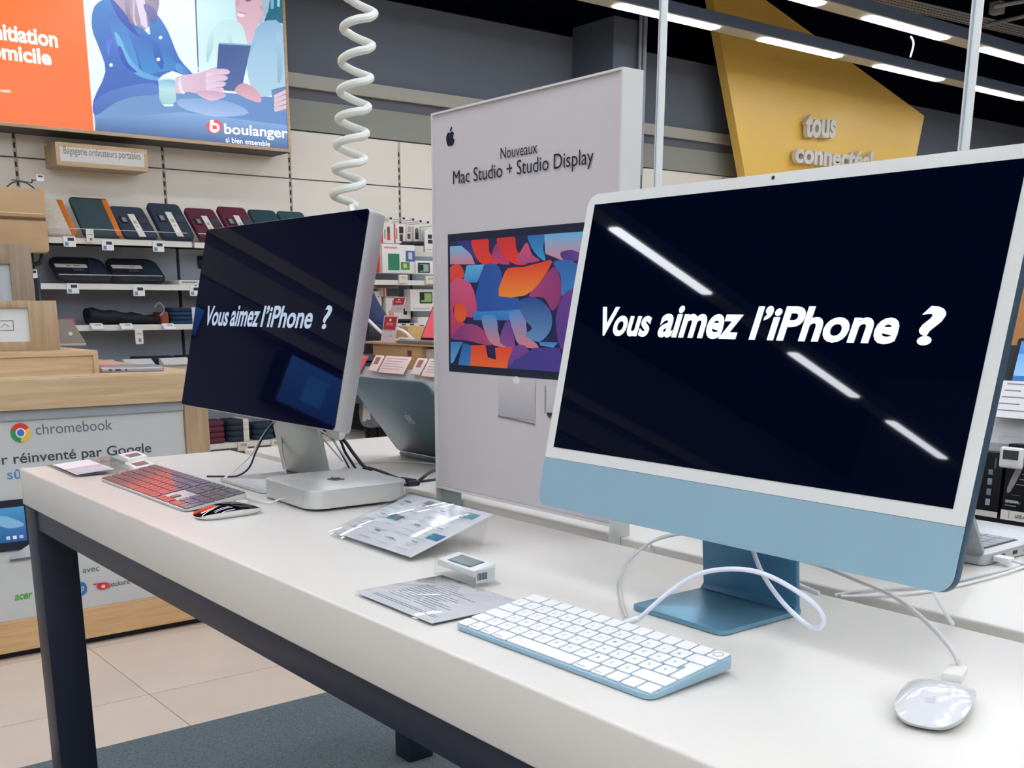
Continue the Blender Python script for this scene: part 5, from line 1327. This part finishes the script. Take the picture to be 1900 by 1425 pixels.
# ---- left monitor
DX, DY, DZ, DT, DYAW = .208898, .281011, .1320023+Z0, .2241388, .0131194
du = Vector((math.cos(DYAW), math.sin(DYAW), 0)); db = Vector((-math.sin(DYAW), math.cos(DYAW), 0))
dup = (Vector((0, 0, math.cos(DT)))+db*math.sin(DT)).normalized()
dm = mframe(Vector((DX, DY, DZ)), du, dup)
mo = thing('monitor', 'silver framed black monitor at the far end of the near table, question in grey white', 'monitor', frame=dm)
with frame(dm):
    MB().prism(rr(0, 0, .623, .362, .008, 6), (0, 0, -.031), (1, 0, 0), (0, 1, 0), (0, 0, 1), .0302).build('shell', mat('monitor_aluminium', '#b9bbbc', .35, metal=.55), mo, .0012)
    MB().prism(rr(.0014, .0014, .6216, .3606, .0075, 6), (0, 0, -.0008), (1, 0, 0), (0, 1, 0), (0, 0, 1), .0016).build('glass', mat('monitor_glass', '#04061a', .02, spec=.6, emit=.35), mo)
    wd = mat('lit_text_grey', '#a3b2c6', .3, emit=.42)
    for s_, x_, w_, h_ in (('Vous', .057, .112, .0395), ('aimez', .174, .125, .0405), ('l\u2019iPhone', .305, .195, .0400), ('?', .528, .030, .0405)):
        text('lettering', s_, (x_, .1655, .0010), (1, 0, 0), (0, 1, 0), w_, h_, wd, mo, .022, .16)
MB().prism(rr(.418, .262, .610, .435, .012, 6), (0, 0, Z0+.0005), (1, 0, 0), (0, 1, 0), (0, 0, 1), .006).build('stand_base', mat('stand_aluminium', '#c6cac9', .3, metal=.5), mo, .0015)
MB().prism([(.407, .006), (.400, .012), (.377, .13), (.355, .24), (.361, .24), (.385, .13), (.4085, .014), (.416, .006)], (.420, 0, Z0), (0, 1, 0), (0, 0, 1), (1, 0, 0), .185).build('stand_neck', mat('neck_aluminium', '#b4bab6', .34, metal=.5), mo, .0015)
MB().tube([(.606, .405, Z0+.105), (.632, .42, Z0+.100)], .013, 14).build('hinge_boss', white_plastic, mo, .004)
# ---- small silver box computer
mm = yawm(.632567, .246832, Z0, -.0312445)
mi = thing('mini_computer', 'low square silver computer box with rounded corners beside the monitor stand', 'computer', frame=mm)
with frame(mm):
    MB().prism(rr(0, 0, .197, .197, .032, 10), (0, 0, .0045), (1, 0, 0), (0, 1, 0), (0, 0, 1), .0315).build('body', alu, mi, .0012)
    MB().cyl((.0985, .0985, .0003), (0, 0, 1), .082, .0042, 40).build('round_foot', flat('#1b2233', .6), mi)
    m_ = MB(); apple(.0985, .0985, .042, lambda x, y, k: (.197-y, x, .0361+.0003*k), flat('#10131a', .35), mi)
    MB().cyl((.150, -.0003, .012), (0, 1, 0), .0012, .0005, 10).build('status_light', flat('#f4f4f4', .3), mi)
    MB().box(.03, .167, .1969, .1973, .008, .030).build('rear_ports', black_plastic, mi)

# ---- mice
def mtop(x, y): return .0042+.0168*max(0, 1-(y/.0586)**2)**.85*(1-.55*min(1, abs(x)/.0295)**3.2)
def mouse(fm, label, topm, botm):
    t = thing('mouse', label, 'mouse', frame=fm); Lh, Wh = .0567, .0285; n = 80
    def ring(s_, z): 
        P = []
        for i in range(n):
            a = 2*PI*i/n; c, s2 = math.cos(a), math.sin(a); e = 2/3.1
            P.append((Wh*s_*math.copysign(abs(c)**e, c), Lh*s_*math.copysign(abs(s2)**e, s2), z)); 
        return P
    def top_z(x, y): return mtop(x, y)
    with frame(fm):
        # shell: radial grid
        vs = []; m = 28
        for k in range(m):
            s_ = 1-(k/m)**1.25
            for (x, y, z) in ring(s_, 0): vs.append((x, y, top_z(x, y)))
        vs.append((0, 0, top_z(0, 0)))
        fs = [(k*n+i, k*n+(i+1) % n, (k+1)*n+(i+1) % n, (k+1)*n+i) for k in range(m-1) for i in range(n)]
        fs += [((m-1)*n+i, (m-1)*n+(i+1) % n, m*n) for i in range(n)]
        MB().add(vs, fs).build('top_shell', topm, t, smooth=True, ang=60)
        a = ring(.985, 0); lo = [(x*.80, y*.86, .0006) for x, y, z in a]; mid = [(x, y, top_z(x/.985, y/.985)-.0004) for x, y, z in a]; md = [(x*.97, y*.985, .5*(top_z(x, y))) for x, y, z in a]
        vs = lo+md+mid; fs = [tuple(range(n-1, -1, -1))]+[(r*n+i, r*n+(i+1) % n, (r+1)*n+(i+1) % n, (r+1)*n+i) for r in range(2) for i in range(n)] + [tuple(range(2*n, 3*n))]
        MB().add(vs, fs).build('base', botm, t, smooth=True, ang=60)
    return t
wm = yawm(1.9320, .2330, Z0, math.radians(20))
ms = mouse(wm, 'glossy white mouse with a white cable plugged into its front', white_gloss, alu)
with frame(wm):
    apple(0, -.026, .013, lambda x, y, k: (x, y, mtop(x, y)+.0001+.0001*k), flat('#c3c6ca', .25), ms)
mouse(yawm(.7600, .1270, Z0, math.radians(4)), 'glossy black topped mouse beside the full size keyboard', black_gloss, white_plastic)

# ---- slanted clear leaflet stand
A_ = Vector((1.0045, .176, 0)); Wl, Dl, Hl = .213, .160, .050
t = thing('leaflet_stand', 'clear slanted acrylic stand with a product leaflet, right of the small silver computer', 'leaflet stand', (A_.x, A_.y, Z0))
ll = mframe(Vector((A_.x, A_.y, Z0+.001)), (1, 0, 0), Vector((0, Dl-.012, Hl-.006)))
LT = math.hypot(Dl-.012, Hl-.006)
with frame(ll):
    MB().prism(rr(0, 0, Wl, LT, .002, 2), (0, 0, 0), (1, 0, 0), (0, 1, 0), (0, 0, 1), .0028).build('back_sheet', acryl, t, .0004)
    box('leaflet', .004, Wl-.003, .007, LT-.002, .0032, .0042, flat('#dcdbe0', .35, coat=.3), t)
    pc = Pic(lambda x, y, k: (x, y, .0043+k), .00006)
    for (x_, y_, c1, c2) in ((.045, .075, '#3f8f86', '#4a5f98'), (.175, .055, '#3a8f9c', '#3a5f9a'), (.165, .125, '#7fb0bc', '#4f8f9c')):
        pc.rect(x_, y_, x_+.030, y_+.017, c1, c2, 0)
    pc.rect(.060, .134, .078, .146, '#8d8b92')
    pc.rect(.056, .086, .066, .092, '#b06a5a')
    random.seed(3)
    for cx_ in (.010, .060, .110, .160):
        for k in range(9):
            w = .018+.018*random.random(); yy = .015+.0145*k+.004*random.random()
            pc.rect(cx_+.002*random.random(), yy, cx_+w, yy+.0012, '#aaa9b0')
        for k in range(3):
            yy = .03+.045*k+.01*random.random(); pc.rect(cx_+.01, yy, cx_+.024, yy+.0022, '#6b6a72')
    pc.build('print', PRINT, t)
    MB().prism(rr(0, 0, Wl, LT-.001, .002, 2), (0, 0, .0048), (1, 0, 0), (0, 1, 0), (0, 0, 1), .0024).build('front_sheet', acryl, t, .0004)
MB().prism([(Dl-.012, Hl-.0065), (Dl-.009, Hl-.0055), (Dl-.022, .001), (Dl-.025, .001)], (A_.x+.02, A_.y, Z0), (0, 1, 0), (0, 0, 1), (1, 0, 0), Wl-.04).build('rear_leg', acryl, t)

# ---- flat clear card holder with text and electronic tag block
t = thing('card_holder', 'flat clear acrylic holder with a sheet of small print, at the near table edge', 'card holder', (1.312, .035, Z0))
xh0, xh1, yh0, yh1 = 1.3165, 1.4745, .034, .160
cm = yawm(xh0, yh0, Z0, math.radians(-.5))
with frame(cm):
    w, d = xh1-xh0, yh1-yh0
    MB().prism(rr(0, 0, w, d, .0015, 2), (0, 0, .0006), (1, 0, 0), (0, 1, 0), (0, 0, 1), .0022).build('lower_sheet', acryl, t, .0003)
    box('paper', .003, w-.002, .004, d-.002, .0030, .0036, flat('#dddce0', .5), t)
    q = MB(); random.seed(5)
    for k in range(2): q.box(.012, .140, .018+.004*k, .0192+.004*k, .0036, .0037)
    for k in range(14):
        x_ = .018; yy = .036+.0058*k; w_ = (.105, .09, .11, .10, .07, .08, .09, .085, .06, .10, .07, .05, .045, .04)[k]
        q.box(x_+.02*(k > 9), x_+w_*.45, yy, yy+.0013, .0036, .0037); q.box(x_+w_*.50, x_+w_, yy, yy+.0013, .0036, .0037)
    q.build('print', ink, t)
    MB().prism(rr(0, .001, w, d, .0015, 2), (0, 0, .0042), (1, 0, 0), (0, 1, 0), (0, 0, 1), .0022).build('upper_sheet', acryl, t, .0003)
tm_ = yawm(1.297, .166, Z0, math.radians(-2))
t = thing('electronic_tag_block', 'white electronic price display on a clear bracket behind the flat card holder', 'price tag', frame=tm_)
with frame(tm_):
    box('bracket_front', -.004, .084, -.0015, .0, .0008, .024, acryl, t)
    MB().prism([(0, .0006), (.040, .0006), (.040, .0026), (0, .0026)], (-.004, 0, 0), (0, 1, 0), (0, 0, 1), (1, 0, 0), .088).build('bracket_floor', acryl, t)
    MB().prism([(.0005, .014), (.034, .020), (.034, .0275), (.0005, .0225)], (0, 0, 0), (0, 1, 0), (0, 0, 1), (1, 0, 0), .080).build('case', white_plastic, t, .0015)
    f = lambda x, y, k: (x, y, .0226+(y/.034)*.005+k)
    MB().add([f(.016, .005, .0002), f(.066, .005, .0002), f(.066, .028, .0002), f(.016, .028, .0002)], [(0, 1, 2, 3)]).build('display_frame', flat('#55606a', .3), t)
    MB().add([f(.019, .0075, .0004), f(.063, .0075, .0004), f(.063, .0265, .0004), f(.019, .0265, .0004)], [(0, 1, 2, 3)]).build('display', flat('#7f908a', .15), t)
    box('end_case', .0802, .0806, .004, .032, .006, .022, flat('#c9ced1', .4), t)
    q = MB()
    for k in range(9): q.box(.0806, .0808, .006+.0016*k, .0068+.0016*k+.0004*(k % 3), .010, .0185)
    q.build('barcode', flat('#46606c', .5), t)
# ---- flat holder and two tags at the far left end
t = thing('card_holder', 'clear empty looking acrylic holder at the far left end of the near table', 'card holder', (.02, .05, Z0))
hl = yawm(.012, .052, Z0, math.radians(-1))
with frame(hl):
    w, d = .20, .15
    MB().prism([(0, .0008), (d, .0008), (d, .0028), (0, .0028)], (0, 0, 0), (0, 1, 0), (0, 0, 1), (1, 0, 0), w).build('floor_sheet', acryl, t)
    MB().prism([(0, .0030), (.0022, .0030), (d*.90, .010), (d*.90-.002, .012)], (0, 0, 0), (0, 1, 0), (0, 0, 1), (1, 0, 0), w).build('sloping_sheet', acryl, t)
    sl = lambda x, y, k: (x, y, .0030+(y-.0022)*(.009/(d*.90-.0022))+.0014+k)
    pc = Pic(sl, .0003)
    pc.rect(.012, .010, .188, .085, '#dcd9da'); pc.rect(.10, .01, .115, .085, '#dba794'); pc.rect(.118, .012, .185, .08, '#b9bcc8')
    pc.build('paper', PRINT, t)
for k, (x, y, lab) in enumerate(((.018, .205, 'left white electronic tag lying behind the clear holder at the table end'), (.155, .170, 'right white electronic tag touching the corner of the full size keyboard'))):
    m_ = yawm(x, y, Z0, math.radians(-6))
    t = thing('electronic_tag_block', lab, 'price tag', frame=m_)
    with frame(m_):
        MB().prism([(0, .0008), (.04, .0008), (.04, .020), (.0, .0145)], (0, 0, 0), (0, 1, 0), (0, 0, 1), (1, 0, 0), .088).build('case', white_plastic, t, .0015)
        f = lambda x_, y_, k_: (x_, y_, .0145+(y_/.04)*.0055+k_)
        MB().add([f(.030, .006, .0003), f(.078, .006, .0003), f(.078, .033, .0003), f(.030, .033, .0003)], [(0, 1, 2, 3)]).build('display', flat('#6a757c', .2), t)

# ---- things on the second table
lm = thing('dark_laptop', 'open dark grey laptop seen from behind, left of the poster stand', 'laptop', (.34, .73, Z0))
al = math.radians(38); Ll, Wl_ = .2212, .3126
lidm = mframe(Vector((.33, .735, Z0+.012)), (1, 0, 0), Vector((0, -math.sin(al), math.cos(al))))
with frame(lidm):
    MB().prism(rr(0, 0, Wl_, Ll, .012, 6), (0, 0, 0), (1, 0, 0), (0, 1, 0), (0, 0, -1), .005).build('lid', mat('slate_aluminium', '#56707c', .3, metal=.55), lm, .001)
    apple(Wl_/2, Ll*.52, .040, lambda x, y, k: (x, y, .0003+.0002*k), flat('#6f8390', .12, metal=.5), lm)
MB().prism(rr(.33, .735, .33+Wl_, .735+.221, .012, 6), (0, 0, Z0+.001), (1, 0, 0), (0, 1, 0), (0, 0, 1), .0105).build('base', mat('slate_aluminium2', '#7d8a8e', .3, metal=.5), lm, .002)
# grey laptop right, side on
lr = thing('grey_laptop', 'open grey laptop seen from its side behind the pale blue computer, keys visible', 'laptop', (1.70, .76, Z0))
x1, y0 = 1.697, .755; x0 = x1-.3126
MB().prism(rr(x0, y0, x1, y0+.2212, .010, 5), (0, 0, Z0+.001), (1, 0, 0), (0, 1, 0), (0, 0, 1), .0150).build('base', mat('laptop_grey', '#b7babc', .32, metal=.45), lr, .0015)
tip = on(1805, 960, 'x', x1); dv = Vector((0, tip.y-y0, tip.z-(Z0+.012)))
lidr = mframe(Vector((x0, y0, Z0+.012)), (1, 0, 0), dv)
with frame(lidr):
    MB().prism(rr(0, 0, .3126, .2212, .010, 5), (0, 0, -.005), (1, 0, 0), (0, 1, 0), (0, 0, 1), .005).build('lid', mat('laptop_grey2', '#a3abae', .32, metal=.45), lr, .001)
box('key_well', x0+.018, x1-.018, y0+.022, y0+.125, Z0+.0161, Z0+.0163, flat('#2a3038', .6), lr)
km = None
for i in range(6):
    for j in range(14):
        xx = x0+.020+j*.0195; yy = y0+.024+i*.0168
        if km is None:
            o = box('key', 0, .0175, 0, .0148, 0, .0012, flat('#8f979e', .5), lr); km = o.data; o.location = Vector((xx, yy, Z0+.0163))-WM[lr.name].translation
            km.transform(Matrix.Translation(WM[lr.name].translation))
        else:
            o = link('key', km, lr); o.location = Vector((xx, yy, Z0+.0163))-WM[lr.name].translation
q = MB()
for a_, w in ((.045, .008), (.075, .012), (.105, .004)): q.box(x1-.001, x1+.0004, y0+a_, y0+a_+w, Z0+.006, Z0+.011)
q.build('ports', flat('#14161c', .5), lr)
box('plug', x1+.0006, x1+.022, y0+.020, y0+.036, Z0+.005, Z0+.012, white_plastic, lr, .001)

# ================================================================== CABLES
def cable(P, r, m, label, n=6, name='cable', seg=10):
    return tag(MB().tube(sm(P, n, False), r, seg).build(name, m, None, smooth=True), label, 'cable')
def T3(u, v, ax='z', val=Z0+.003): return on(u, v, ax, val)
# keyboard cable: rises from the back of the compact keyboard, loops in front of the stand and goes up behind the body
def cp(u, v, y): return on(u, v, 'y', y)
kc = [cp(1168, 1153, .176), cp(1185, 1148, .180), cp(1240, 1100, .200), cp(1300, 1064, .215), cp(1370, 1056, .225), cp(1430, 1070, .235), cp(1500, 1112, .245), cp(1527, 1145, .250), cp(1520, 1165, .252), cp(1495, 1158, .262), cp(1450, 1115, .285), cp(1415, 1065, .31), cp(1397, 1020, .325), cp(1390, 990, .34)]
kc = [Vector((p.x, p.y, max(p.z, Z0+.0035))) for p in kc]
cable(kc, .0024, mat('ice_white_cable', '#dde4f2', .4), 'braided white cable looping from the compact keyboard in front of the blue stand')
plug = MB().tube([cp(1160, 1157, .171), cp(1186, 1147, .180)], [.0042, .0034], 12).build('keyboard_plug', white_plastic, None, .0006)
tag(plug, 'small white plug at the back edge of the compact keyboard', 'plug')
lc = [T3(1160, 1150), cp(1150, 1115, .28), cp(1152, 1075, .34), cp(1172, 1035, .39), cp(1205, 1008, .44), cp(1240, 995, .47), cp(1275, 990, .50), cp(1300, 987, .53)]
lc[0] = cp(1162, 1146, .205)
cable([Vector((p.x, p.y, max(p.z, Z0+.003))) for p in lc], .0020, mat('grey_white_cable', '#c4c8c8', .4), 'thin grey white cable curving up at the left of the compact keyboard')
cable([cp(1300, 997, .60), cp(1270, 992, .58), cp(1235, 993, .56), cp(1212, 1003, .53), cp(1203, 1018, .495), cp(1201, 1026, .49)], .0016, flat('#c9cdca', .4), 'short white cable dropping into the gap between the tables')
mc = [cp(1781, 1238, .320), cp(1765, 1205, .32), cp(1720, 1155, .34), cp(1660, 1108, .355), cp(1590, 1077, .365), cp(1530, 1052, .372), cp(1490, 1040, .378), cp(1468, 1030, .385)]
mc = [Vector((p.x, p.y, max(p.z, Z0+.0035))) for p in mc]
cable(mc, .0022, mat('mouse_cable', '#d5d4d2', .4), 'white cable running from the white mouse to behind the pale blue computer')
pfm = yawm(1.9085, .3050, Z0, math.radians(20))
with frame(pfm):
    tag(MB().box(-.0085, .0085, -.0150, .016, .0055, .0145).build('mouse_plug', flat('#dedcd6', .4), None, .0015), 'white cable plug at the front of the white mouse', 'plug')
cable([cp(1728, 1088, .40), cp(1745, 1122, .43), cp(1768, 1158, .468)], .0019, flat('#dfe6f0', .4), 'white cable hanging down behind the lower right corner of the pale blue computer')
z2 = Z0+.003
cable([on(1478, 1082, 'z', z2), on(1500, 1092, 'z', z2), on(1520, 1100, 'z', z2)], .0018, flat('#dfe6f0', .4), 'short piece of white cable at the right of the blue neck on the table gap')
cable([on(1548, 1104, 'z', z2), on(1600, 1096, 'z', z2), on(1640, 1093, 'z', z2), on(1720, 1088, 'z', z2), on(1800, 1072, 'z', z2), on(1900, 1048, 'z', z2), on(1990, 1010, 'z', z2)], .0018, flat('#c3c6c6', .4), 'upper grey white cable snaking over the second table at the right')
cable([on(1560, 1106, 'z', z2), on(1640, 1105, 'z', z2), on(1740, 1094, 'z', z2), on(1850, 1068, 'z', z2), on(1920, 1044, 'z', z2)], .0018, flat('#d8dada', .4), 'lower white cable snaking over the second table at the right')
cable([Vector((1.72, .783, Z0+.0085)), Vector((1.75, .80, Z0+.004)), Vector((1.80, .86, Z0+.003)), Vector((1.86, .93, Z0+.003))], .0018, flat('#dfe0e0', .4), 'white cable leaving the plug of the grey laptop')
# cables of the left monitor
def cy_(u, v, y): p = on(u, v, 'y', y); return Vector((p.x, p.y, max(p.z, Z0+.0035)))
cable([cy_(384, 884, .205), cy_(410, 884, .225), cy_(440, 883, .25), cy_(462, 868, .27), cy_(475, 838, .30), cy_(490, 808, .33), cy_(510, 782, .36)], .0018, cable_black, 'dark cable from the full size keyboard rising to the left monitor')
cable([cy_(415, 888, .20), cy_(440, 868, .24), cy_(462, 848, .28), cy_(480, 820, .32), cy_(497, 795, .345), cy_(512, 780, .36)], .0016, flat('#dfe2e0', .4), 'white cable rising beside the dark one left of the monitor neck')
cable([cy_(522, 828, .388)+Vector((0, 0, .02)), cy_(525, 845, .384), cy_(529, 862, .378), cy_(530, 880, .372)], .0018, white_plastic, 'short white cable hanging in front of the monitor neck')
for i, (P, r) in enumerate(((((590, 800), (612, 810), (630, 835), (645, 862), (650, 872)), .0022), (((600, 798), (628, 812), (640, 838), (654, 860), (664, 876)), .0026), (((610, 800), (636, 815), (655, 840), (675, 865), (690, 874)), .0034))):
    cable([cy_(u, v, .40+.012*i+.01*k) for k, (u, v) in enumerate(P)], r, cable_black, ('leftmost thin', 'middle', 'rightmost thick')[i]+' dark cable dropping behind the silver box computer')
cable([cy_(582, 800, .40), cy_(600, 815, .41), cy_(618, 835, .42), cy_(636, 856, .43)], .0016, flat('#d5d6d2', .4), 'thin white cable running beside the dark ones right of the monitor neck')
cable([cy_(592, 796, .40), cy_(618, 818, .41), cy_(640, 848, .42), cy_(652, 870, .43)], .0018, flat('#d9dad6', .4), 'second white cable among the dark ones right of the monitor neck')
cable([cy_(672, 872, .455), cy_(683, 868, .46), cy_(710, 876, .465), cy_(745, 889, .468), cy_(775, 893, .485), cy_(800, 891, .515), cy_(818, 888, .54), cy_(835, 884, .56)], .0026, cable_black, 'dark cable lying along the back edge of the near table to the poster stand')
cable([cy_(752, 900, .40), cy_(770, 897, .43), cy_(785, 886, .455), cy_(797, 877, .49), cy_(812, 871, .53), cy_(830, 868, .56)], .0030, cable_black, 'thicker dark cable from the back of the silver box computer')
tag(MB().tube([cy_(757, 898, .405), cy_(776, 896, .43)], .0052, 12).build('plug', cable_black, None, .001), 'dark plug in the back of the silver box computer', 'plug')
cable([cy_(745, 889, .462), cy_(758, 891, .466), cy_(770, 893, .468)], .0045, cable_black, 'thick dark joint on the cable behind the silver box computer', seg=8)
cable([on(630, 873, 'z', z2), on(650, 862, 'z', z2), on(700, 858, 'z', z2), on(760, 857, 'z', z2), on(815, 862, 'z', z2)], .0018, flat('#dfe0da', .4), 'white cable lying on the second table below the dark laptop')
cable([cy_(445, 927, .205), cy_(470, 934, .215), cy_(500, 933, .225), cy_(520, 926, .24), cy_(560, 915, .26)], .0014, flat('#d2d4d2', .4), 'thin white cable under the silver box computer from the full size keyboard')
m_ = yawm(.700, .170, Z0, 0)
tag(MB().box(.683, .702, .172, .190, Z0+.002, Z0+.010).build('keyboard_plug', flat('#e4e2da', .4), None, .0015), 'white plug between the black mouse and the full size keyboard', 'plug')

# ------------------------------------------------------------------ groups and stuff flags
GR = {'electronic_price_tag': 'electronic price tags', 'tilted_price_tag': 'tilted price tags on the shelf rails', 'electronic_tag_block': 'electronic tag blocks on the near table', 'laptop_sleeve': 'laptop sleeves leaning on the top wall shelf', 'laptop_case': 'dark laptop cases on the second wall shelf',
      'folded_pouch': 'folded pouches on the wall shelves', 'hanging_pack': 'packs hanging on wall hooks', 'light_rail': 'ceiling strip light rails', 'white_pole': 'white vertical poles', 'wall_shelf': 'white wall shelves', 'shelf_lip': 'clear lips on the wall shelves',
      'slanted_card_holder': 'slanted card holders on the lower wall shelf', 'red_folder': 'red slipcases on the upper shelf', 'black_adapter': 'black adapters under the packs', 'price_card': 'price cards on the far counter', 'standing_card': 'standing red and white cards', 'clear_clip': 'clear clips under the far counter',
      'black_plastic_bag': 'black plastic bags under the far counter', 'cable': 'table cables', 'security_cable': 'thick white cables over the far counter', 'hub_box': 'black usb boxes', 'keyboard': 'keyboards on the near table', 'mouse': 'mice on the near table', 'card_holder': 'flat card holders', 'framed_card': 'oak framed cards', 'swing_tag': 'white swing tags', 'pipe': 'pipes on the column', 'conduit': 'conduits at the top right', 'closed_laptop': 'closed laptops', 'blue_wall_screen': 'blue screens out of frame'}
for o in list(SC.objects):
    base = o.name.split('.')[0]
    if o.parent is None and 'label' in o and base in GR: o['group'] = GR[base]
    if o.parent is not None and base in ('print', 'small_print', 'ports', 'barcode', 'key_print', 'key_words', 'slots', 'band_print', 'rubber_feet'): o['kind'] = 'stuff'
